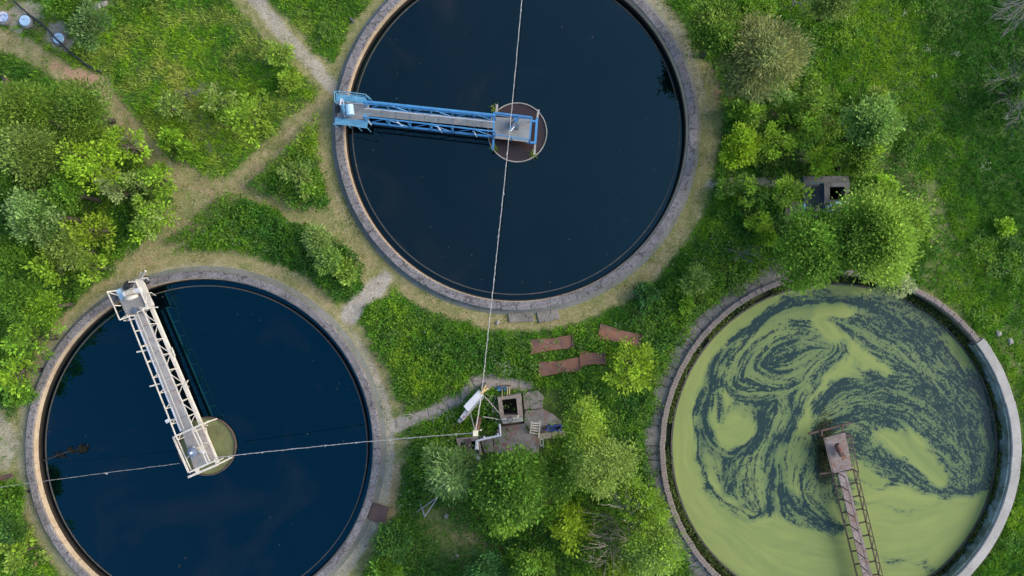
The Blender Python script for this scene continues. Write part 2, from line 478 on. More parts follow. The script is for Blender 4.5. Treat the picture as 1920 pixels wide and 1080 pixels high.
sx = N(nt, 'ShaderNodeSeparateColor'); nt.links.new(a.outputs['Color'], sx.inputs[0])
pos = N(nt, 'ShaderNodeNewGeometry').outputs['Position']
f1 = noise_node(nt, pos, 1.1, 6, .7, .3); f2 = noise_node(nt, pos, 14, 5, .8); f3a = noise_node(nt, pos, 1.3, 6, .75, .6); f3b = noise_node(nt, pos, 8, 5, .8, .3); f3 = mixc(nt, .5, f3a, f3b)
lush = ramp(nt, f1, [(.3, (.03, .062, .008)), (.7, (.075, .125, .016))])
dryc = ramp(nt, f3, [(.34, (.06, .095, .016)), (.45, (.15, .165, .045)), (.54, (.24, .215, .09)), (.66, (.36, .32, .19))])
barec = ramp(nt, f3, [(.32, (.17, .15, .10)), (.5, (.31, .275, .22)), (.68, (.45, .415, .35))])
soilc = ramp(nt, f3, [(.25, (.21, .125, .07)), (.7, (.42, .27, .17))])
c = mixc(nt, sx.outputs[0], lush, dryc)
c = mixc(nt, sx.outputs[2], c, soilc)
c = mixc(nt, sx.outputs[1], c, barec)
c = mixc(nt, 1.0, c, ramp(nt, f2, [(.3, (.4, .4, .4)), (.7, (1.5, 1.5, 1.5))]), 'MULTIPLY')
nt.links.new(c, b.inputs['Base Color']); b.inputs['Roughness'].default_value = .95
bump(nt, b, f2, .6, .05)
me.materials.append(gm)
go = bpy.data.objects.new('ground', me); COL.objects.link(go)
props(go, 'worn grass paths and bare earth around the round tanks', 'ground', kind='structure')

# ------------------------------------------------------------------ grass, weeds, flowers
def blades(x, y, z, n_per, length, width, lean, col, var=.25, seed=1):
    """tufts of triangular blades at x,y; col (n,3)"""
    r = np.random.default_rng(seed); n = len(x)
    X = np.repeat(x, n_per) + r.normal(0, .09, n * n_per); Y = np.repeat(y, n_per) + r.normal(0, .09, n * n_per)
    Z = np.repeat(z, n_per) - .03
    L = np.repeat(length, n_per) * r.uniform(.55, 1.15, n * n_per)
    W = width * r.uniform(.6, 1.3, n * n_per)
    t = r.uniform(0, 2 * PI, n * n_per); e = r.uniform(lean[0], lean[1], n * n_per)
    dx, dy = np.cos(t), np.sin(t)
    s = t + PI / 2 + r.normal(0, .5, n * n_per)
    sx, sy = np.cos(s) * W / 2, np.sin(s) * W / 2
    tip = np.stack([X + dx * L * np.sin(e), Y + dy * L * np.sin(e), Z + L * np.cos(e)], -1)
    a = np.stack([X - sx, Y - sy, Z], -1); b = np.stack([X + sx, Y + sy, Z], -1)
    v = np.stack([a, b, tip], 1).reshape(-1, 3)
    cc = np.repeat(col, n_per, 0) * (1 + r.normal(0, var, (n * n_per, 1)))
    cc = np.clip(cc, .004, .8)
    return v, np.repeat(cc, 3, 0)

def leaf_quads(p, d, up, L, W, r):
    """rhombic leaves at p along d with a fold; returns (n*4,3)"""
    d = d / (np.linalg.norm(d, axis=1, keepdims=True) + 1e-9)
    s = np.cross(d, up); s /= (np.linalg.norm(s, axis=1, keepdims=True) + 1e-9)
    L = L[:, None]; W = W[:, None]
    a = p; b = p + d * L * .45 + s * W / 2; c = p + d * L; e = p + d * L * .45 - s * W / 2
    return np.stack([a, b, c, e], 1).reshape(-1, 3)

def scatter(n, x0, x1, y0, y1, seed):
    r = np.random.default_rng(seed)
    return r.uniform(x0, x1, n), r.uniform(y0, y1, n), r

TRI = [[(597, 222), (604, 320), (612, 398), (560, 392), (468, 346), (530, 290)],
       [(440, 362), (500, 385), (560, 425), (630, 445), (665, 475), (688, 510), (640, 558), (600, 525), (540, 485), (470, 465), (400, 462), (322, 452), (380, 405)]]
WEED = [[(700, 562), (760, 575), (860, 615), (960, 640), (1080, 630), (1180, 600), (1290, 500), (1340, 400), (1500, 400), (1480, 480), (1330, 570), (1250, 680), (1205, 800), (1215, 930), (1290, 1080),
         (700, 1090), (730, 1000), (760, 900), (755, 840), (760, 790), (735, 760), (700, 650), (690, 600)],
        [(0, 170), (110, 170), (210, 250), (300, 330), (300, 430), (210, 500), (120, 600), (50, 720), (0, 760)],
        [(1330, 60), (1440, 20), (1500, 100), (1560, 180), (1680, 240), (1640, 330), (1345, 330), (1350, 230), (1340, 130)]]

def zone(px, py):
    j = (fbm(px, py, .04, 3, 91) - .5) * 22
    tri = np.zeros(px.shape, bool); wd = np.zeros(px.shape, bool)
    for pl in TRI: tri |= in_poly(px + j * .3, py + j * .3, pl)
    for pl in WEED: wd |= in_poly(px + j, py - j, pl)
    return tri, wd

def green(px, py, r):
    """albedo of the plants at a photo position: broad patches of species"""
    n = len(px)
    f = fbm(px, py, .012, 4, 55); g = fbm(px, py, .05, 4, 66); k = fbm(px, py, .11, 3, 71)
    yellow = np.array([.155, .235, .016]); mid = np.array([.082, .175, .014]); deep = np.array([.034, .104, .014]); blue = np.array([.035, .095, .035]); straw = np.array([.27, .25, .10])
    tl = np.exp(-(((px - 380) / 260) ** 2 + ((py - 130) / 190) ** 2))           # pale meadow, top left
    rm = np.exp(-(((px - 1640) / 130) ** 2 + ((py - 110) / 150) ** 2))          # lime strip, right meadow
    re = np.exp(-(((px - 1830) / 90) ** 2 + ((py - 520) / 260) ** 2))
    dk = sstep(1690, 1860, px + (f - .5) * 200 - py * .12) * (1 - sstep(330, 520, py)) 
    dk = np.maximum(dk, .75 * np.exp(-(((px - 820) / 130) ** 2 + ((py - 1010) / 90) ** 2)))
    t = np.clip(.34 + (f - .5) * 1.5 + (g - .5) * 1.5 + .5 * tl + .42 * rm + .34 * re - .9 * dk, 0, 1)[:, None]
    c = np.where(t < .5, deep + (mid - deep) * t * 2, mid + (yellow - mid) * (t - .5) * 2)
    b = (np.clip((k - .55) * 4, 0, 1) * .45)[:, None]
    c = c * (1 - b) + blue * b
    s = (np.clip((fbm(px, py, .03, 4, 123) - .48) * 5, 0, 1) * .7 * tl)[:, None]
    return (c * (1 - s) + straw * s) * np.array([1.58, 1.74, 1.0])

# tall grass of the meadows
n = 108000
X, Y, r = scatter(n, -39, 39, -24, 24, 5)
px, py = 960 + X * PPM, 540 - Y * PPM
d_, b_, s_, tk = ground_masks(px, py); tri, wd = zone(px, py)
dens = (1 - d_) * (1 - b_) * (1 - .75 * s_)
clear = np.exp(-(((px - 830) / 90) ** 2 + ((py - 1010) / 60) ** 2))
pit = np.zeros(n, bool)
for pl in ([(925, 735), (1060, 725), (1062, 820), (1010, 850), (850, 868), (850, 815), (930, 800)], [(1500, 325), (1600, 325), (1600, 415), (1470, 415), (1470, 380), (1505, 380)],
           [(740, 785), (800, 762), (858, 745), (885, 700), (990, 712), (1000, 730), (890, 730), (862, 760), (800, 790), (742, 805)]):
    pit |= in_poly(px, py, pl)
ok = (r.random(n) < dens) & (tk > 3) & ~pit
X, Y, px, py = X[ok], Y[ok], px[ok], py[ok]; d_ = d_[ok]; clear = clear[ok]; wd = wd[ok]; tri = tri[ok]
hgt = (.22 + .28 * fbm(px, py, .02, 3, 9)) * (1 - .6 * d_) * (1 - .45 * clear)
hgt[wd] *= .8; hgt[tri] *= 1.25
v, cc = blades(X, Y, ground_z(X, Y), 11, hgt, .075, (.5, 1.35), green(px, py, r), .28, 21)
props(np_mesh('meadow_grass', v, 3, M['blade'], col=cc), 'uncut green meadow grass between the paths and tanks', 'grass', kind='stuff')

# dense broad-leaved weeds: triangles, the strip between tanks, under the trees
n = 92000
X, Y, r = scatter(n, -39, 39, -24, 24, 6)
px, py = 960 + X * PPM, 540 - Y * PPM
d_, b_, s_, tk = ground_masks(px, py); tri, wd = zone(px, py)
clear = np.exp(-(((px - 830) / 100) ** 2 + ((py - 1010) / 65) ** 2))
pit = np.zeros(n, bool)
for pl in ([(928, 738), (1055, 730), (1058, 812), (1010, 850), (852, 866), (852, 818), (930, 805)], [(1502, 328), (1598, 328), (1598, 412), (1475, 412), (1475, 380), (1505, 380)],
           [(740, 787), (800, 764), (858, 748), (885, 702), (990, 712), (1000, 730), (890, 728), (862, 758), (800, 788), (742, 803)]):
    pit |= in_poly(px, py, pl)
plates = np.zeros(n, bool)
for pl in ([(992, 632), (1072, 624), (1078, 654), (998, 665)], [(1124, 604), (1206, 622), (1200, 652), (1118, 634)], [(1008, 676), (1090, 664), (1093, 696), (1010, 708)], [(1086, 656), (1140, 660), (1140, 686), (1088, 688)]):
    plates |= in_poly(px, py, pl)
patch = fbm(px, py, .02, 3, 301)
p_ = np.where(tri, 1.0, np.where(wd, .85 * (1 - d_) * (1 - .85 * clear), np.clip((patch - .56) * 6, 0, .7) * (1 - d_)))
p_ *= (1 - b_) * (1 - s_ * .7)
ok = (r.random(n) < p_) & (tk > 8) & ~(pit & (r.random(n) < .88)) & ~(plates & (r.random(n) < .93))
X, Y, px, py = X[ok], Y[ok], px[ok], py[ok]; tri = tri[ok]
m = 10
hh = np.where(tri, .75, .55) * (.6 + .8 * fbm(px, py, .05, 3, 14))
XX = np.repeat(X, m) + r.normal(0, .13, len(X) * m); YY = np.repeat(Y, m) + r.normal(0, .13, len(X) * m)
ZZ = np.repeat(ground_z(X, Y), m) + np.repeat(hh, m) * r.uniform(.25, 1, len(X) * m)
t = r.uniform(0, 2 * PI, len(XX)); e = r.normal(.1, .35, len(XX))
d = np.stack([np.cos(t) * np.cos(e), np.sin(t) * np.cos(e), np.sin(e)], -1)
up = np.stack([r.normal(0, .35, len(XX)), r.normal(0, .35, len(XX)), np.ones(len(XX))], -1)
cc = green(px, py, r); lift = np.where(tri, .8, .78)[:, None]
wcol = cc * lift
sp = fbm(px, py, .045, 3, 401)[:, None]
wcol = wcol * (1 - np.clip((sp - .55) * 4, 0, .7)) + np.array([.11, .19, .03]) * np.clip((sp - .55) * 4, 0, .7)
cc = np.repeat(wcol, m, 0) * (1 + r.normal(0, .3, (len(XX), 1)))
v = leaf_quads(np.stack([XX, YY, ZZ], -1), d, up, r.uniform(.09, .21, len(XX)), r.uniform(.055, .12, len(XX)), r)
props(np_mesh('weeds', v, 4, M['leaf'], col=np.repeat(np.clip(cc, .005, .7), 4, 0)), 'dense dark green broad-leaved weeds covering the ground between the tanks', 'weeds', kind='stuff')

# short worn turf on the paths
n = 158000
X, Y, r = scatter(n, -39, 39, -24, 24, 8)
px, py = 960 + X * PPM, 540 - Y * PPM
d_, b_, s_, tk = ground_masks(px, py)
pt = fbm(px, py, .03, 4, 12)
ok = (r.random(n) < d_ * (1 - b_ * .9) * (1 - s_ * .8) * np.clip(.2 + pt * 1.2, 0, 1)) & (tk > 9 - 8 * sstep(.48, .62, fbm(px, py, .05, 3, 77)))
X, Y, px, py = X[ok], Y[ok], px[ok], py[ok]; pt = pt[ok]
f = fbm(px, py, .02, 4, 87)[:, None]; g = np.clip((f - .35) * 3, 0, 1)
tc = np.array([.12, .17, .03]) * (1 - g) + np.array([.28, .255, .12]) * g
k2 = np.clip((fbm(px, py, .05, 3, 187)[:, None] - .55) * 5, 0, 1)
tc = tc * (1 - k2 * .6) + np.array([.19, .24, .13]) * k2 * .6
v, cc = blades(X, Y, ground_z(X, Y), 4, .08 + .16 * fbm(px, py, .06, 3, 44) ** 1.5, .05, (.5, 1.4), tc, .42, 31)
props(np_mesh('worn_turf', v, 3, M['blade'], col=cc), 'short worn yellowish turf on the paths and tank edges', 'turf', kind='stuff')

# gravel and crumbs of concrete on the bare ground
n = 26000
X, Y, r = scatter(n, -35, 35, -20.3, 20.3, 18)
px, py = 960 + X * PPM, 540 - Y * PPM
d_, b_, s_, tk = ground_masks(px, py)
ok = (r.random(n) < np.clip(b_ * .9 + s_ * .35 + d_ * .05, 0, 1)) & (tk > 6)
X, Y, b_ = X[ok], Y[ok], b_[ok]; n = len(X)
t = r.uniform(0, 2 * PI, n); sz = r.uniform(.02, .055, n) * np.where(r.random(n) < .06, 2.2, 1); Z = ground_z(X, Y) + .004
co_ = [np.stack([X + sz * np.cos(t + k * 2.0944), Y + sz * np.sin(t + k * 2.0944) * .8, Z], -1) for k in range(3)]
ap = np.stack([X, Y, Z + sz * .7], -1)
v = np.stack([co_[0], co_[1], ap, co_[1], co_[2], ap, co_[2], co_[0], ap], 1).reshape(-1, 3)
cc = np.array([.30, .275, .24]) * (1 + r.normal(0, .35, (n, 1)))
props(np_mesh('gravel', v, 3, M['blade'], col=np.repeat(np.clip(cc, .02, .7), 9, 0)), 'loose gravel and crumbs on the bare paths', 'gravel', kind='stuff')

# tiny white flowers and umbels
fp = []; r = np.random.default_rng(3)
for cx, cy, sx_, sy_, nn in ((300, 440, 60, 30, 60), (375, 360, 50, 40, 60), (215, 520, 40, 30, 40), (400, 440, 60, 14, 70), (945, 690, 12, 10, 60), (930, 765, 8, 16, 60), (918, 752, 10, 10, 40),
                             (835, 780, 14, 8, 36), (845, 815, 20, 10, 30), (765, 855, 18, 50, 36), (1740, 92, 4, 3, 10), (1697, 24, 3, 4, 10), (1795, 100, 5, 4, 10), (1850, 312, 6, 6, 12), (1752, 142, 3, 3, 8),
                             (1885, 220, 3, 3, 6), (640, 330, 12, 50, 14), (560, 440, 60, 30, 40), (1180, 610, 60, 30, 20), (1340, 480, 60, 30, 30), (880, 640, 80, 40, 30), (150, 600, 40, 60, 40), (745, 830, 14, 60, 26), (1840, 700, 60, 80, 22)):
    fp.append(np.stack([r.normal(cx, sx_, nn), r.normal(cy, sy_, nn)], -1))
fp = np.concatenate(fp); zz = r.uniform(.1, .7, len(fp))
k = (H - zz) / H / PPM
X = (fp[:, 0] - 960) * k; Y = (540 - fp[:, 1]) * k
_, b_, _, tk = ground_masks(960 + X * PPM, 540 - Y * PPM)
ok = tk > 12
X, Y, zz = X[ok], Y[ok], np.where(ground_masks(960 + X * PPM, 540 - Y * PPM)[0] > .5, .1, zz)[ok]
m = 3
XX = np.repeat(X, m) + r.normal(0, .035, len(X) * m); YY = np.repeat(Y, m) + r.normal(0, .035, len(X) * m); ZZ = np.repeat(zz, m)
t = r.uniform(0, 2 * PI, len(XX))
d = np.stack([np.cos(t), np.sin(t), np.zeros(len(XX))], -1)
up = np.stack([r.normal(0, .2, len(XX)), r.normal(0, .2, len(XX)), np.ones(len(XX))], -1)
v = leaf_quads(np.stack([XX, YY, ZZ], -1), d, up, r.uniform(.03, .055, len(XX)), r.uniform(.03, .05, len(XX)), r)
props(np_mesh('wildflowers', v, 4, M['blade'], col=np.tile(np.array([.55, .58, .45]), (len(v), 1))), 'scattered tiny white wildflowers in the grass', 'flowers', kind='stuff')

# ------------------------------------------------------------------ trees and shrubs
def tree(name, label, px, py, rpx, h, style, colr, cat='tree', group=None, bark='bark', seed=0, tint=None, dens=1.0):
    r = np.random.default_rng(seed + int(px * 7 + py))
    c = P(px, py, h * .8)
    R = rpx * (H - h * .8) / H / PPM
    base = Vector((c.x, c.y, 0))
    if style != 'lobed': R *= 1.1
    root = empty(name, base, label, cat, group)
    S = dict(
        maple=dict(ns=120, m=190, L=(.12, .23), W=.62, spread=.125, inner=.5, droop=.1, top=1.0, jag=.16),
        round=dict(ns=90, m=140, L=(.12, .22), W=.6, spread=.13, inner=.45, droop=.1, top=1.0, jag=.22),
        lobed=dict(ns=42, m=70, L=(.15, .27), W=.55, spread=.105, inner=.35, droop=.12, top=.85, jag=.34),
        fine=dict(ns=110, m=95, L=(.12, .24), W=.42, spread=.15, inner=.45, droop=.25, top=.9, jag=.28),
        willow=dict(ns=130, m=105, L=(.16, .34), W=.24, spread=.12, inner=.4, droop=.45, top=.95, jag=.26),
        birch=dict(ns=100, m=85, L=(.11, .2), W=.5, spread=.11, inner=.3, droop=.5, top=1.0, jag=.34),
    )[style]
    ns = max(14, int(S['ns'] * min(1.6, (R / 2.2) ** 1.15) * dens)); m = int(S['m'] * min(1.25, .55 + R * .22))
    # spray tips on a lumpy dome
    t = r.uniform(0, 2 * PI, ns); u = np.sqrt(r.uniform(.0, 1.0, ns))
    lob = 1 + S['jag'] * (np.sin(t * 3 + r.uniform(0, 6)) * .45 + np.sin(t * 5 + r.uniform(0, 6)) * .4) + r.normal(0, S['jag'] * .38, ns)
    rad = R * u * lob
    zt = h * (.42 + .56 * np.sqrt(np.clip(1 - (u * .96) ** 2, 0, 1)) * S['top']) + r.normal(0, .085 * h, ns)
    low = r.random(ns) < .33; zt = np.where(low, zt * r.uniform(.3, .8, ns), zt)
    tips = np.stack([c.x + rad * np.cos(t), c.y + rad * np.sin(t), zt], -1)
    hubz = h * .38 + .25 * h * (1 - u) * r.uniform(.5, 1, ns)
    hubs = np.stack([c.x + rad * .25 * np.cos(t), c.y + rad * .25 * np.sin(t), hubz], -1)
    if style != 'lobed' and R > .9:
        K = int(np.clip(3 + R * 2.6, 4, 13))
        ang = np.arange(K) * 2.4 + r.uniform(0, 6); rho = np.sqrt((np.arange(K) + .3) / K) * r.uniform(.8, 1.08, K)
        rs = R * r.uniform(.30, .46, K); rho = np.minimum(rho, 1.05) * .68
        zc = h * (.34 + .42 * np.sqrt(1 - np.minimum(rho / .75, .98) ** 2)) + r.normal(0, .05 * h, K)
        k_ = r.integers(0, K, ns); u2 = np.sqrt(r.uniform(0, 1, ns)); t2 = r.uniform(0, 2 * PI, ns)
        sx_ = c.x + R * rho[k_] * np.cos(ang[k_]); sy_ = c.y + R * rho[k_] * np.sin(ang[k_])
        rr_ = rs[k_] * u2 * (1 + r.normal(0, S['jag'] * 1.15, ns))
        tips = np.stack([sx_ + rr_ * np.cos(t2), sy_ + rr_ * np.sin(t2), zc[k_] + h * .24 * np.sqrt(1 - (u2 * .97) ** 2) + r.normal(0, .03 * h, ns)], -1)
        hubs = np.stack([sx_ + rr_ * .2 * np.cos(t2), sy_ + rr_ * .2 * np.sin(t2), zc[k_] - .06 * h], -1)
    s = np.repeat(np.arange(ns), m)
    f = S['inner'] + (1 - S['inner']) * r.beta(2.2, 1.2, ns * m)
    ax = tips - hubs
    p = hubs[s] + ax[s] * f[:, None]
    p[:, 2] -= S['droop'] * (f ** 3) * R * .35
    sl = np.linalg.norm(ax, axis=1)[s]
    wdt = S['spread'] * R * (1.15 - .75 * f) * 1.6 + .06
    off = r.normal(0, 1, (ns * m, 3)) * wdt[:, None]; off[:, 2] *= .6
    p = p + off
    p[:, 2] = np.maximum(p[:, 2], .12)
    d = ax[s] / sl[:, None] * .8 + off / (np.linalg.norm(off, axis=1, keepdims=True) + 1e-6) * .9 + r.normal(0, .35, (ns * m, 3))
    d[:, 2] -= S['droop']
    up = np.stack([r.normal(0, .45, ns * m), r.normal(0, .45, ns * m), np.ones(ns * m)], -1)
    LL = r.uniform(S['L'][0] * .7, S['L'][1] * 1.05, ns * m); WW = LL * S['W'] * r.uniform(.8, 1.2, ns * m)
    v = leaf_quads(p, d, up, LL, WW, r)
    base_c = np.array(colr)
    sprayv = 1 + r.normal(0, .2, (ns, 1)).clip(-.45, .5) + np.zeros((ns, 3))
    if tint is not None:
        kk = np.clip(r.normal(.35, .35, (ns, 1)), 0, 1); sprayc = base_c * (1 - kk) + np.array(tint) * kk
    else: sprayc = np.tile(base_c, (ns, 1))
    cc = (sprayc * sprayv * np.array([1.36, 1.36, 1.0]))[s] * (1 + r.normal(0, .2, (ns * m, 1)))
    np_mesh('crown', v, 4, M['leaf'], root, np.repeat(np.clip(cc, .004, .75), 4, 0))
    # trunk with limbs
    mb = MB(); tr = max(.035, .028 * h + .012 * R)
    lean = Vector((r.normal(0, .05) * h, r.normal(0, .05) * h, 0))
    top = Vector((c.x, c.y, h * .72)) + lean * .4
    midp = Vector((c.x, c.y, h * .36)) + lean
    mb.tube([base + Vector((0, 0, -.1)), base * .4 + midp * .6, midp, top], [tr * 1.25, tr * .95, tr * .8, tr * .25], 7)
    for i in r.choice(ns, min(ns, 16), replace=False):
        a = midp.lerp(top, float(r.uniform(0, .55)))
        e = Vector(tips[i]) + Vector((0, 0, -.09 * h)); q_ = a.lerp(e, .5) + Vector((0, 0, -.07 * h))
        mb.tube([a, q_, a.lerp(e, .82)], [tr * .42, tr * .27, tr * .09], 5)
    mb.build('trunk', M[bark], root, smooth=True)
    return root

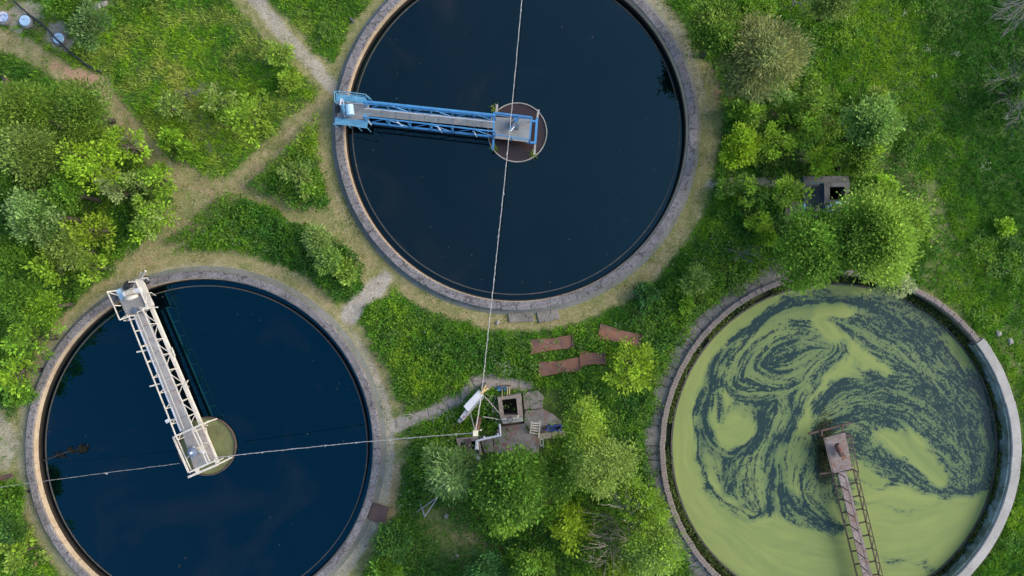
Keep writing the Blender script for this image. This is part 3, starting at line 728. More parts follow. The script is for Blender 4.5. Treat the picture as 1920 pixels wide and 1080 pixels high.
LIME = (.185, .315, .026); LIME2 = (.195, .31, .024); GRN = (.082, .18, .026); DGRN = (.045, .12, .02); OLIVE = (.125, .19, .034); PALE = (.20, .265, .09)
BLUEG = (.07, .17, .05); SILV = (.22, .28, .155); GREYOL = (.15, .19, .085); YEL = (.20, .30, .022); MID = (.115, .225, .028)
TREES = [
 # (name, label, px, py, r, h, style, colour, tint, cat)
 ('tree', 'olive feathery tree at the top left corner of the wood, below the rusty scrap', 40, 212, 62, 5.2, 'fine', OLIVE, MID),
 ('tree', 'dull olive tree at the wood edge just below the bare red earth', 148, 200, 52, 4.6, 'fine', OLIVE, GRN),
 ('tree', 'broad dark-olive tree on the left image edge above the shady gap in the wood', 62, 292, 58, 5.8, 'fine', (.10, .165, .03), PALE),
 ('tree', 'dark green tree cut by the left edge beside the black gap in the wood', 8, 345, 42, 5.2, 'round', GRN, DGRN),
 ('tree', 'largest bright lime tree in the middle of the left wood', 152, 308, 50, 6.0, 'lobed', LIME, YEL),
 ('tree', 'lime green young tree beside the grey dead branch at the wood edge', 216, 266, 30, 4.4, 'lobed', LIME, LIME2),
 ('tree', 'mid green tree just below the largest lime tree of the wood', 118, 362, 38, 5.0, 'round', MID, GRN),
 ('tree', 'pale grey-green small tree touching the right side of the largest lime tree', 195, 348, 27, 4.0, 'lobed', PALE, SILV),
 ('tree', 'bluish pale-topped round tree in the lower part of the left wood', 58, 402, 48, 6.0, 'round', (.10, .20, .05), (.19, .275, .12)),
 ('tree', 'yellow-green slender tree standing over the clearing in the left wood', 150, 430, 34, 4.4, 'lobed', (.15, .21, .025), YEL),
 ('tree', 'shaded olive tree between the bluish round tree and the clearing', 118, 470, 34, 4.4, 'fine', OLIVE, PALE),
 ('shrub', 'silvery green shrub at the wood edge, left of the path junction', 246, 345, 28, 3.0, 'lobed', PALE, GRN),
 ('shrub', 'fresh green shrub at the outermost bulge of the wood by the path junction', 290, 335, 28, 2.8, 'lobed', (.14, .235, .035), LIME),
 ('shrub', 'bright lime shrub lowest in the row beside the path junction', 270, 404, 36, 3.2, 'lobed', LIME, PALE),
 ('tree', 'bright lime tree with star-like sprays above the curving path to the pale bridge', 76, 500, 38, 5.0, 'lobed', (.17, .28, .028), LIME),
 ('tree', 'mid green tree on the left edge directly below the bluish round tree', 14, 478, 38, 5.0, 'round', GRN, MID),
 ('tree', 'light green small tree at the wood edge above the pale bridge', 155, 500, 28, 3.4, 'lobed', (.14, .225, .03), LIME),
 ('tree', 'deep green tree on the left edge halfway down the wood', 22, 556, 44, 4.8, 'fine', GRN, MID),
 ('tree', 'soft green tree overhanging the worn path left of the blue water', 78, 572, 34, 4.0, 'fine', MID, LIME),
 ('tree', 'mid green leafy tree near the narrow lower end of the wood', 36, 640, 36, 4.4, 'lobed', MID, LIME),
 ('tree', 'yellow-lime tree at the lower tip of the wood on the left edge', 12, 705, 32, 4.0, 'lobed', LIME2, MID),
 ('shrub', 'dark green shrub beside the path at the lower tip of the wood', 30, 742, 20, 2.0, 'round', GRN, MID),
 ('shrub', 'green bush on the left edge below the rusty girder', 22, 935, 30, 2.0, 'round', GRN, MID),
 ('shrub', 'pale lime bush near the bottom left corner beside the rusty disc', 28, 1046, 34, 2.4, 'lobed', (.17, .24, .05), LIME),
 ('shrub', 'two-tone dark bush on the left edge above the pale lime corner bush', 20, 1000, 26, 1.6, 'fine', (.06, .14, .05), GRN),
 # top left meadow
 ('shrub', 'grey-green bush next to the two blue manhole covers', 165, 38, 36, 2.2, 'fine', (.13, .19, .09), BLUEG),
 ('shrub', 'dark hedge-like bush cut by the top edge between the manholes and the meadow', 120, 5, 30, 2.4, 'round', GRN, MID),
 ('shrub', 'bright shrub beside the gravel path at the top of the meadow', 516, 95, 26, 2.2, 'lobed', (.165, .25, .05), LIME),
 ('shrub', 'smaller bright shrub just below the one beside the gravel path', 538, 150, 17, 1.6, 'lobed', (.18, .26, .04), LIME),
 ('shrub', 'large rounded lime shrub in the middle of the top left meadow', 456, 216, 40, 3.0, 'lobed', (.17, .26, .035), LIME),
 ('shrub', 'pale shrub touching the upper left of the large rounded lime shrub', 405, 186, 27, 2.2, 'lobed', PALE, LIME),
 ('shrub', 'pale green shrub by the grey stones in the meadow', 319, 200, 25, 2.0, 'lobed', PALE, MID),
 ('shrub', 'small green shrub at the meadow edge where the two worn tracks fork', 312, 258, 20, 1.7, 'lobed', MID, LIME),
 ('shrub', 'tiny lime shrub nearest the junction of the worn tracks', 342, 280, 15, 1.3, 'lobed', LIME, MID),
 ('shrub', 'pale shrub inside the small triangle of tall weeds', 552, 325, 26, 1.9, 'lobed', (.15, .23, .06), PALE),
 ('shrub', 'lower fringe shrub inside the small triangle of tall weeds', 568, 355, 18, 1.4, 'lobed', MID, PALE),
 ('shrub', 'silvery shrub topmost of the three in the large weed triangle', 592, 452, 24, 1.9, 'willow', (.16, .25, .08), PALE),
 ('shrub', 'silver-leaved shrub in the middle of the three in the large weed triangle', 612, 484, 24, 2.0, 'willow', (.17, .26, .09), MID),
 ('shrub', 'fresh green shrub nearest the white gravel strip in the large weed triangle', 648, 512, 24, 1.7, 'lobed', (.17, .25, .06), LIME),
 # right of the top tank
 ('tree', 'yellow-tipped green tree at the top edge beside the grey willow', 1352, 62, 58, 5.2, 'round', (.10, .185, .03), OLIVE),
 ('tree', 'green tree cut by the top edge above the grey willow', 1412, 12, 40, 4.6, 'round', MID, LIME),
 ('willow_tree', 'large grey-olive willow right of the top tank', 1436, 96, 74, 6.0, 'willow', GREYOL, (.24, .235, .09)),
 ('willow_tree', 'lower grey-green willow spreading below the large grey-olive willow', 1408, 150, 40, 3.6, 'willow', (.12, .175, .075), GREYOL),
 ('tree', 'pale tree cut by the top edge at the meadow', 1572, 4, 34, 3.6, 'fine', (.13, .20, .05), PALE),
 ('shrub', 'pale green shrub below the willow foliage on brown earth', 1462, 172, 22, 2.0, 'lobed', (.14, .24, .08), PALE),
 ('shrub', 'bright small shrub on the brown earth right of the tank path', 1412, 212, 24, 2.0, 'lobed', (.13, .23, .04), LIME),
 ('shrub', 'tiny green shrub at the tank path above the yellow-lime round tree', 1380, 205, 16, 1.4, 'lobed', GRN, MID),
 ('tree', 'yellow-lime round tree standing next to the tank path', 1394, 277, 36, 3.6, 'round', LIME2, YEL),
 ('tree', 'green-lime loose tree right of the yellow-lime round tree', 1462, 262, 36, 3.2, 'lobed', (.15, .235, .03), LIME),
 ('tree', 'mid green bushy tree between the loose lime tree and the bluish tree', 1522, 238, 34, 3.0, 'lobed', MID, LIME),
 ('tree', 'dull olive tree at the meadow edge above the bluish tree', 1545, 188, 32, 3.0, 'lobed', OLIVE, MID),
 ('tree', 'bluish green dome tree at the edge of the right meadow', 1636, 236, 52, 5.0, 'maple', (.135, .25, .065), (.19, .29, .10)),
 ('shrub', 'small yellow-green shrub just above the bluish dome tree', 1652, 185, 18, 2.0, 'fine', (.16, .22, .05), LIME),
 ('shrub', 'star-shaped lime shrub with open branches above the sunken hatch', 1548, 299, 29, 2.8, 'lobed', LIME, YEL),
 ('tree', 'yellow-topped green tree right of the star-shaped lime shrub', 1614, 302, 37, 4.0, 'round', (.13, .215, .05), LIME2),
 ('tree', 'green leafy tree left of the sunken hatch', 1482, 357, 34, 3.2, 'lobed', (.12, .20, .035), LIME),
 ('shrub', 'fresh green shrub on the pale strip between tank path and hatch', 1415, 355, 26, 2.4, 'lobed', (.13, .225, .05), LIME),
 ('shrub', 'low green shrub at the tank end of the pale strip', 1366, 348, 17, 1.4, 'lobed', MID, PALE),
 ('shrub', 'yellow-green straggly shrub below the pale strip', 1428, 410, 20, 2.0, 'lobed', LIME2, MID),
 ('shrub', 'small weedy yellow shrub left of the largest tree crown', 1445, 445, 14, 1.4, 'lobed', LIME2, MID),
 ('tree', 'largest light green tree, its domed crown overhanging the duckweed tank', 1652, 436, 88, 7.6, 'maple', (.21, .325, .06), (.17, .28, .045)),
 ('tree', 'darker green dome tree merged with the left side of the largest tree', 1532, 468, 70, 6.8, 'maple', (.115, .225, .036), MID),
 ('tree', 'bright green tree between the hatch and the top of the largest tree', 1642, 356, 32, 5.6, 'maple', (.15, .255, .045), LIME),
 ('shrub', 'silver-white leaved tuft at the bottom tip of the largest tree', 1690, 530, 20, 3.4, 'willow', (.34, .38, .24), SILV),
 ('shrub', 'pale straggly shrub above the left rim of the duckweed tank', 1306, 524, 24, 2.0, 'fine', PALE, MID),
 ('shrub', 'tiny green shrub between top tank path and duckweed tank', 1290, 570, 14, 1.2, 'lobed', MID, LIME),
 ('shrub', 'bluish low bush beside the top tank path', 1214, 554, 17, 1.0, 'round', (.04, .12, .05), GRN),
 # bottom middle
 ('tree', 'yellow-lime larch-like tree beside the smallest rusty plate', 1190, 692, 44, 3.8, 'lobed', (.175, .28, .025), YEL),
 ('willow_tree', 'silver-leaved willow at the left end of the bottom grove', 848, 886, 46, 4.8, 'willow', (.10, .19, .055), (.22, .30, .15)),
 ('tree', 'large green dome tree just below the rusty concrete chamber', 962, 906, 66, 6.6, 'maple', (.10, .195, .035), GRN),
 ('tree', 'bright green tree in front of the large dome tree, above the dark clearing', 952, 955, 44, 5.6, 'maple', (.13, .225, .03), MID),
 ('birch_tree', 'tall yellow-green birch with white stem beside the blue bin', 1100, 800, 44, 6.4, 'birch', (.165, .245, .04), LIME2),
 ('birch_tree', 'wide yellowish birch with drooping sprays in the bottom grove', 1128, 868, 66, 7.0, 'birch', (.17, .245, .05), PALE),
 ('tree', 'dark green tree between the dome tree and the wide birch', 1050, 890, 42, 4.6, 'fine', (.075, .15, .03), MID),
 ('tree', 'vivid yellow-lime tree at the bottom beside the dead brush', 1066, 1000, 46, 4.6, 'lobed', (.185, .27, .02), YEL),
 ('tree', 'small shaded green tree under the wide birch', 1030, 960, 30, 3.4, 'lobed', GRN, MID),
 ('tree', 'green round tree cut by the bottom edge below the vivid yellow tree', 1000, 1066, 44, 4.0, 'round', (.12, .215, .035), MID),
 ('tree', 'bluish round tree cut by the bottom edge beside the dark clearing', 912, 1078, 40, 3.4, 'round', (.055, .15, .055), BLUEG),
 ('tree', 'fresh green tree above the dead brush at the duckweed tank apron', 1200, 948, 44, 4.6, 'round', (.15, .235, .045), LIME),
 ('tree', 'large pale green tree right of the dead brush in the bottom edge', 1226, 1030, 54, 5.0, 'fine', (.18, .265, .075), LIME),
 ('tree', 'yellow-green tree cut by the bottom edge below the dead brush', 1150, 1082, 40, 4.2, 'fine', (.15, .22, .04), LIME),
 ('shrub', 'bluish low bush at the bottom beside the worn edge of the blue tank', 738, 1015, 36, 1.3, 'round', (.045, .125, .04), GRN),
 ('shrub', 'low green bush cut by the bottom edge right of the bluish low bush', 720, 1062, 26, 1.2, 'round', GRN, MID),
 ('shrub', 'dark green bush on the right image edge beside the lower bare branches', 1922, 160, 22, 3.0, 'round', DGRN, GRN),
 ('shrub', 'small yellow shrub in the bright grass right of the duckweed tank', 1888, 425, 12, 1.0, 'lobed', LIME, MID),
]
for i, (nm, lb, px, py, rp, h, st, colr, tint) in enumerate(TREES):
    grp = 'trees and shrubs growing between the tanks'
    tree(nm, lb, px, py, rp, h, st, colr, 'shrub' if nm == 'shrub' else 'tree', grp, 'birchbark' if 'birch' in nm else 'bark', i, tint)

def bare_bush(name, label, base, tips, mat, nsub=6, seed=1, cat='dead shrub', r0=.05):
    """leafless branches: every main limb forks into twigs; one continuous mesh"""
    r = random.Random(seed)
    root = empty(name, base, label, cat)
    mb = MB()
    for tp in tips:
        tp = Vector(tp); a = Vector(base)
        mid = a.lerp(tp, .5) + Vector((r.uniform(-.12, .12), r.uniform(-.12, .12), r.uniform(.1, .4)))
        mb.tube([a, mid, tp], [r0, r0 * .65, r0 * .25], 5)
        for k in range(nsub):
            t = r.uniform(.3, .95)
            s = (a.lerp(mid, t * 2) if t < .5 else mid.lerp(tp, t * 2 - 1))
            L = (tp - a).length * r.uniform(.25, .5)
            d = (tp - a).normalized() + Vector((r.uniform(-.8, .8), r.uniform(-.8, .8), r.uniform(-.2, .5)))
            e = s + d.normalized() * L; m_ = s.lerp(e, .5) + Vector((r.uniform(-.06, .06), r.uniform(-.06, .06), .04))
            mb.tube([s, m_, e], [r0 * .42, r0 * .3, r0 * .16], 4)
            for q_ in range(2):
                s2 = s.lerp(e, r.uniform(.4, .9)); e2 = s2 + (d.normalized() + Vector((r.uniform(-.9, .9), r.uniform(-.9, .9), r.uniform(-.1, .4)))).normalized() * L * .45
                mb.tube([s2, e2], [r0 * .24, r0 * .12], 4)
    mb.build('branches', mat, root)
    return root
bare_bush('dead_shrub', 'brown leafless brush pile between the vivid yellow tree and the pale tree', P(1180, 1012, .3),
          [P(1180 + 74 * math.cos(t) * k, 1004 + 66 * math.sin(t) * k, 3.2 + 1.0 * math.sin(t * 3)) for t, k in zip(np.linspace(0, 2 * PI, 15)[:-1], [1, .8, 1, .7, .9, 1, .75, .9, .8, 1, .9, 1, .8, 1])],
          M['greywood'], 15, 2, r0=.034)
bare_bush('dead_tree', 'upper bare grey branches at the top right corner', P(1935, -5, .2), [P(1878, 12, 3), P(1885, 45, 2.6), P(1900, 58, 2.4), P(1868, 20, 2.8), P(1895, 30, 3.2), P(1912, 45, 2)], M['palewood'], 9, 3, 'dead tree', .034)
bare_bush('dead_tree', 'lower bare grey branches on the right edge in dark grass', P(1918, 158, .2), [P(1868, 146, 2.6), P(1880, 190, 2.4), P(1888, 215, 2.2), P(1903, 232, 2.0), P(1910, 205, 2.6), P(1895, 140, 2.8)], M['palewood'], 9, 4, 'dead tree', .034)
bare_bush('dead_branch', 'grey dead branch sticking out of the wood edge by the lime young tree', P(208, 315, .3), [P(236, 255, 3.0)], M['palewood'], 4, 5, 'dead branch', .05)
bare_bush('dead_shrub', 'small grey twiggy heap beside the pale shrub in the meadow', P(345, 180, .1), [P(330, 172, .5), P(350, 170, .5), P(358, 185, .4), P(338, 192, .4), P(385, 165, .5), P(370, 178, .4)], M['palewood'], 8, 6, r0=.025)
bare_bush('dead_shrub', 'pale dry twigs in the shrubbery at the top edge above the willow', P(1495, 5, .1), [P(1480, 0, .9), P(1505, 0, .9), P(1500, 14, .8), P(1485, 12, .8)], M['palewood'], 8, 7, r0=.03)
bare_bush('dead_shrub', 'thin grey twigs left of the largest tree above the duckweed tank apron', P(1385, 475, .1), [P(1365, 470, .5), P(1400, 468, .5), P(1420, 480, .5), P(1380, 492, .4), P(1405, 490, .4)], M['palewood'], 7, 8, r0=.02)

# ------------------------------------------------------------------ the three round tanks
def jitter_ring(mb, c, r0, r1, z0, z1, a0, a1, seg, rnd, gap=.009, jr=.012, jz=.012, bev=.03):
    """coping cast in segments with small joints"""
    for i in range(seg):
        t0 = a0 + (a1 - a0) * i / seg + gap / r1; t1 = a0 + (a1 - a0) * (i + 1) / seg - gap / r1
        dr = rnd.uniform(-jr, jr); dz = rnd.uniform(-jz, jz); n = 4
        prof = [(r0 + dr, z0), (r1 + dr, z0), (r1 + dr, z1 + dz - bev), (r1 + dr - bev, z1 + dz), (r0 + dr + bev, z1 + dz), (r0 + dr, z1 + dz - bev)]
        mb.ring(c, prof, t0, t1, n)

def tank(px, py, rpx, label, wetdark, zw, water, wet_label):
    zt = .45
    c = P(px, py, zt); R = rpx * (H - zt) / H / PPM
    c0 = Vector((c.x, c.y, 0))
    root = empty('settling_tank', c0, label, 'tank', 'round settling tanks')
    return root, c0, R

rnd = random.Random(4)
# tank 1 (top) and tank 2 (bottom left)
def plain_tank(T, label, water, rw, rim_w, seed, dz=0):
    rnd = random.Random(seed)
    root, c, R = tank(*T, label, None, None, None, None)
    ri = R - rim_w
    mb = MB(); jitter_ring(mb, c, ri, R, -.4, .45, 0, 2 * PI, 72, rnd); mb.build('rim', M['rim'], root)
    mb = MB(); mb.ring(c, [(ri - .05, -1.2), (ri + .1, -1.2), (ri + .1, .335), (ri - .05, .335)], n=192); mb.build('inner_ledge', M['ledge'], root)
    mb = MB(); mb.ring(c, [(ri - .11, -1.4), (ri - .045, -1.4), (ri - .045, -.09), (ri - .11, -.09)], n=192); mb.build('channel_wall', M['wetdark'], root)
    mb = MB(); mb.ring(c, [(rw, -1.4), (rw + .07, -1.4), (rw + .07, -.10), (rw, -.10)], n=192); mb.build('weir', M['weir'], root)
    mb = MB(); mb.ring(c, [(R - .02, -.3), (R + .33, -.3), (R + .33, .02), (R - .02, .09)], n=160); mb.build('apron', M['apron'], root)
    # water: the basin and the lower channel round it
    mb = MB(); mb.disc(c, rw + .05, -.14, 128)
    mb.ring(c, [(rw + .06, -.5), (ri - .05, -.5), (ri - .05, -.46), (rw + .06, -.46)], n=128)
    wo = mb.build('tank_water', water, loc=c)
    props(wo, kind='structure')
    return root, c, R
t1, c1, R1 = plain_tank(T1, 'round concrete tank at the top with dark water and the blue bridge', M['water1'], 10.94, .56, 1)
t2, c2, R2 = plain_tank(T2, 'round concrete tank at lower left with deep blue water and the cream bridge', M['water2'], 10.76, .47, 2)

# a raised pair of kerb slabs and cracks on the apron of the top tank
for pts, lb in (([(952, 587), (998, 585), (1001, 603), (955, 604)], 'square concrete slab under the bottom of the top tank rim'),
                ([(1006, 586), (1046, 578), (1050, 598), (1011, 606)], 'tilted concrete slab right beside the square one below the top tank')):
    mb = MB(); mb.prism([P(x, y, .1) for x, y in pts], -.1, .1)
    props(mb.build('concrete_slab', M['slab'], bevel=.02), lb, 'concrete slab', 'loose concrete slabs')

# feed wells with their scum
def feed_well(root, px, py, rpx, scum, mat, z=.05):
    c = P(px, py, z); r = rpx * (H - z) / H / PPM
    mb = MB(); mb.ring(c, [(r - .06, -1), (r, -1), (r, z), (r - .06, z)], n=96)
    w_ = mb.build('feed_well', mat, root)
    mb = MB(); mb.ring(c, [(.34, -.3), (r - .08, -.3), (r - .08, -.06), (.34, -.06)], n=96)
    mb.build('scum', scum, w_)
    return c
feed_well(t1, 970, 248, 56, M['scumbrown'], weathered('well_rim', (.33, .30, .26), (.2, .18, .15), (.22, .24, .08), 1.5, 4, 25, .85, .8))
feed_well(t2, 387, 837, 55, M['scumgreen'], M['rust'])
for p_ in ((1001, 288), (928, 274), (926, 205), (949, 196)):   # tufts of grass on the well rim
    pass

# tank 3: brick rim, broken pale concrete rim, weedy channel, duckweed
t3, c3, R3 = tank(*T3, 'round tank at lower right covered with swirling duckweed', None, None, None, None)
A0, A1 = math.radians(37.5), math.radians(-78)
mb = MB()
nb = 250; start = A0; end = 2 * PI + A1
for i in range(nb):
    t0 = start + (end - start) * i / nb; t1_ = start + (end - start) * (i + 1) / nb
    g = .009 / R3
    jr = rnd.uniform(-.02, .02); jz = rnd.uniform(-.03, .015)
    wl = .36 if t0 > math.radians(70) else .34
    mb.ring(c3, [(R3 - wl + jr, .1), (R3 + jr, .1), (R3 + jr, .42 + jz), (R3 - .03 + jr, .45 + jz), (R3 - wl + .03 + jr, .45 + jz), (R3 - wl + jr, .42 + jz)], t0 + g, t1_ - g, 1)
mb.build('brick_rim', M['brick'], t3)
mb = MB(); jitter_ring(mb, c3, R3 - .43, R3 + .2, -.5, .5, A1, A0, 26, rnd, .003, .02, .01); mb.build('concrete_rim', M['whitecon'], t3)
mb = MB(); mb.ring(c3, [(R3 - .30, -1.3), (R3 - .02, -1.3), (R3 - .02, .4), (R3 - .30, .4)], A0, 2 * PI + A1, 180); mb.build('brick_wall', M['mossy'], t3)
mb = MB(); mb.ring(c3, [(R3 - .58, -1.3), (R3 - .45, -1.3), (R3 - .45, .38), (R3 - .58, .38)], A1, A0, 90); mb.build('stained_wall', M['algaeshade'], t3)
RW3 = 10.9; CW = Vector((c3.x + .05, c3.y, 0))
mb = MB(); mb.ring(CW, [(RW3, -1.3), (RW3 + .12, -1.3), (RW3 + .12, -.33), (RW3, -.33)], n=192); mb.build('weir', M['weir'], t3)
mb = MB(); mb.ring(CW, [(RW3 + .1, -.9), (R3 - .29, -.9), (R3 - .29, -.62), (RW3 + .1, -.62)], n=128); mb.build('channel_bed', M['mossy'], t3)
# sloping grey apron, broken
def apron_strip(a0, a1, w0, seed):
    mb = MB(); r = random.Random(seed); t = a0
    while t < a1:
        dt = r.uniform(.05, .13); w_ = w0 * r.uniform(.7, 1.1)
        tt = min(t + dt - .004, a1)
        mb.ring(c3, [(R3 - .02, -.2), (R3 + w_, -.2), (R3 + w_ * r.uniform(.95, 1.02), r.uniform(.02, .07)), (R3 - .02, .27)], t, tt, 6)
        t += dt
    return mb
apron_strip(math.radians(96), math.radians(236), 1.05, 5).build('apron', M['slab'], t3)

# weeds in the channel of the duckweed tank
r = np.random.default_rng(44); n = 14000
t = r.uniform(0, 2 * PI, n); rr = r.uniform(RW3 + .14, R3 - .42, n)
keep = fbm(np.cos(t) * 20, np.sin(t) * 20, .5, 3, 5) > .32
t, rr = t[keep], rr[keep]; n = len(t)
pp = np.stack([c3.x + rr * np.cos(t), c3.y + rr * np.sin(t), r.uniform(-.6, -.15, n)], -1)
tt = r.uniform(0, 2 * PI, n); d = np.stack([np.cos(tt), np.sin(tt), r.normal(.1, .3, n)], -1)
up = np.stack([r.normal(0, .4, n), r.normal(0, .4, n), np.ones(n)], -1)
kk = fbm(pp[:, 0], pp[:, 1], .8, 3, 6)[:, None]
cc = (np.array([.028, .06, .012]) * (1 - kk) + np.array([.10, .14, .02]) * kk ** 1.5) * (1 + r.normal(0, .3, (n, 1)))
v = leaf_quads(pp, d, up, r.uniform(.1, .25, n), r.uniform(.06, .13, n), r)
props(np_mesh('channel_weeds', v, 4, M['leaf'], col=np.repeat(np.clip(cc, .004, .5), 4, 0)), 'dark weeds growing in the channel round the duckweed', 'weeds', kind='stuff')

# duckweed: advected swirls
Z6 = lambda pts: [(1180 + x / 1.8, 480 + y / 1.8) for x, y in pts]
GREEN = [
 ([(430, 120), (300, 205), (215, 330), (165, 480), (155, 640), (190, 780), (260, 900), (360, 1000), (480, 1080), (700, 1110), (950, 1090)], 72, 1.3),
 ([(225, 800), (330, 910), (450, 970), (620, 1010), (800, 1020)], 88, 1.3), ([(820, 910), (950, 950), (1060, 930), (1130, 890)], 100, 1.2),
 ([(790, 800), (900, 815), (1010, 840)], 34, 1.1), ([(1050, 1010), (1160, 880), (1200, 840)], 50, 1.2), ([(420, 920), (600, 960), (720, 980)], 50, 1.2),
 ([(745, 186), (665, 190), (645, 222), (690, 265), (737, 312), (735, 360), (680, 405), (625, 455), (592, 520), (582, 585)], 17, 1.2),
 ([(737, 312), (800, 352), (868, 385)], 15, 1.2), ([(715, 375), (770, 400)], 22, 1.2),
 ([(582, 585), (556, 660), (540, 720), (565, 800), (640, 850)], 24, .5), ([(640, 700), (600, 770)], 30, .45), ([(690, 850), (700, 900)], 24, .7),
 ([(330, 592), (372, 585)], 58, 1.3), ([(308, 470), (296, 560)], 18, 1.1), ([(300, 200), (330, 180), (480, 120)], 26, .9),
 ([(850, 605), (960, 655), (1050, 745)], 30, 1.3), ([(955, 640), (990, 700)], 42, 1.2), ([(770, 735), (845, 752)], 22, 1.1),
 ([(1068, 290), (1132, 362)], 7, 1.0), ([(520, 110), (640, 100), (800, 118)], 10, .9), ([(1185, 600), (1190, 690), (1170, 770)], 9, .5),
 ([(350, 330), (380, 300), (520, 240)], 12, .5), ([(420, 680), (400, 760), (440, 850)], 22, .35), ([(590, 880), (640, 930)], 16, .6)]
DARK = [
 ([(520, 145), (430, 220), (335, 300), (262, 420), (240, 560), (240, 680), (262, 770)], 9, .75), ([(290, 420), (296, 500), (310, 560)], 9, 1.0), ([(318, 440), (360, 480), (440, 490)], 9, .9),
 ([(252, 600), (290, 652), (345, 675), (420, 640), (446, 560)], 12, 1.1), ([(340, 700), (338, 790)], 26, .9), ([(270, 780), (330, 850), (420, 885), (470, 870)], 8, 1.0),
 ([(500, 610), (475, 680), (480, 780), (478, 855)], 12, 1.3), ([(722, 300), (716, 340), (640, 420), (565, 540), (522, 620)], 8, 1.1), ([(518, 790), (580, 860), (650, 912), (712, 930)], 13, 1.3),
 ([(900, 415), (800, 395), (700, 440), (640, 510)], 20, .8), ([(1000, 450), (1100, 560), (1180, 640), (1205, 740)], 44, .55), ([(830, 590), (900, 690), (1000, 770), (1090, 812), (1190, 790)], 20, .9),
 ([(850, 200), (950, 250), (1040, 310)], 40, .5), ([(560, 150), (700, 140), (850, 160)], 16, .4), ([(640, 580), (636, 650), (660, 740)], 20, 1.1), ([(620, 590), (700, 560)], 16, .9), ([(560, 520), (530, 480)], 10, .6),
 ([(1100, 380), (1200, 480), (1225, 600)], 30, .6), ([(470, 480), (430, 560)], 12, .5)]
st = .055
ax_ = np.arange(-RW3 - .06, RW3 + .06, st)
DX, DY = np.meshgrid(ax_, ax_)
WX = DX + CW.x; WY = DY + CW.y; zd = -.40
kk = PPM * H / (H - zd)
dpx = 960 + WX * kk; dpy = 540 - WY * kk
# wobble for the authored strokes
def warp(a, b, amp, sc, sd_):
    return a + (fbm(a, b, sc, 3, sd_) - .5) * amp, b + (fbm(a, b, sc, 3, sd_ + 50) - .5) * amp
wx, wy = warp(dpx, dpy, 26, .02, 500); wx, wy = warp(wx, wy, 10, .08, 600)
A = .24 - .26 * sstep(1480, 1640, dpx)
A0_ = A.copy()
for pts, hw, amp in GREEN:
    A = np.maximum(A, A0_ + (amp - A0_) * (1 - sstep(hw / 1.8 * .45, hw / 1.8 + 13, seg_dist(wx, wy, Z6(pts)))))
for pts, hw, amp in DARK:
    A -= (.62 * amp + .3 * np.clip(A, 0, 1)) * (1 - sstep(hw / 1.8 * .3, hw / 1.8 + 11, seg_dist(wx, wy, Z6(pts))))
# flow by vortices, traced backwards, stretches the noise into streaks
VOR = [(1390, 780, 1.0, 70), (1440, 650, -1.0, 90), (1560, 620, .8, 80), (1680, 720, -.9, 120), (1760, 800, .8, 90), (1500, 880, -.7, 80), (1660, 960, .9, 90), (1420, 960, .6, 80), (1573, 842, .35, 260)]
def blur(a, k):
    for ax in (0, 1):
        for _ in range(2):
            c_ = np.cumsum(np.pad(a, [(k + 1, k) if i == ax else (0, 0) for i in (0, 1)], mode='edge'), axis=ax)
            a = (np.take(c_, range(2 * k + 1, c_.shape[ax]), ax) - np.take(c_, range(0, c_.shape[ax] - 2 * k - 1), ax)) / (2 * k + 1)
    return a
FLOW = [[(850, 140), (1000, 200), (1120, 310), (1200, 450), (1230, 600), (1200, 750)], [(740, 440), (900, 420), (1040, 480), (1130, 600), (1170, 720)], [(690, 560), (820, 520), (950, 570), (1060, 680), (1150, 770)],
        [(480, 160), (350, 260), (290, 380), (260, 520)], [(520, 220), (420, 260), (350, 350), (345, 440), (430, 470), (560, 440), (680, 360)], [(700, 290), (600, 250), (470, 290), (420, 370), (480, 420), (590, 390)],
        [(560, 480), (520, 600), (470, 720), (440, 850)], [(590, 640), (530, 760), (600, 870), (700, 920)], [(240, 800), (350, 920), (520, 980), (700, 1000), (900, 960), (1100, 880)], [(800, 860), (950, 870), (1100, 830)],
        [(620, 130), (760, 130), (900, 190), (980, 280)], [(780, 230), (900, 290), (1000, 360), (1100, 460)], [(260, 560), (290, 650), (350, 680), (425, 640), (450, 560), (420, 500)]]
C2 = np.zeros(dpx.shape); S2 = np.zeros(dpx.shape)
fwx, fwy = warp(dpx, dpy, 30, .012, 660)
for pts in FLOW + [g_[0] for g_ in GREEN] + [g_[0] for g_ in DARK]:
    zp = Z6(pts)
    for p0, p1 in zip(zp[:-1], zp[1:]):
        th = math.atan2(p0[1] - p1[1], p1[0] - p0[0])
        w_ = 1 / (seg_dist(fwx, fwy, [p0, p1]) ** 2 + 60) ** 1.4
        C2 += w_ * math.cos(2 * th); S2 += w_ * math.sin(2 * th)
C2 = blur(C2, 3); S2 = blur(S2, 3)
th = .5 * np.arctan2(S2, C2) + (fbm(dpx, dpy, .03, 2, 661) - .5) * .9
fu, fv = np.cos(th), np.sin(th)
ny_, nx_ = dpx.shape
J, I = np.meshgrid(np.arange(nx_, dtype=float), np.arange(ny_, dtype=float))
def along(scale, steps, seed, stp=1.0, octv=2):
    """noise averaged along the stream lines: long thin flecks"""
    tot = np.zeros(dpx.shape); cnt = 0
    for sg in (1, -1):
        j, i = J.copy(), I.copy(); pu, pv = sg * fu, sg * fv
        for k_ in range(steps):
            tot += fbm(j, i, scale, octv, seed); cnt += 1
            jj = np.clip(j.round().astype(int), 0, nx_ - 1); i2 = np.clip(i.round().astype(int), 0, ny_ - 1)
            u_, v_ = fu[i2, jj], fv[i2, jj]; q_ = np.sign(u_ * pu + v_ * pv + 1e-9); pu, pv = u_ * q_, v_ * q_
            j = j + stp * pu; i = i + stp * pv
    tot /= cnt
    return (tot - tot.mean()) / tot.std()
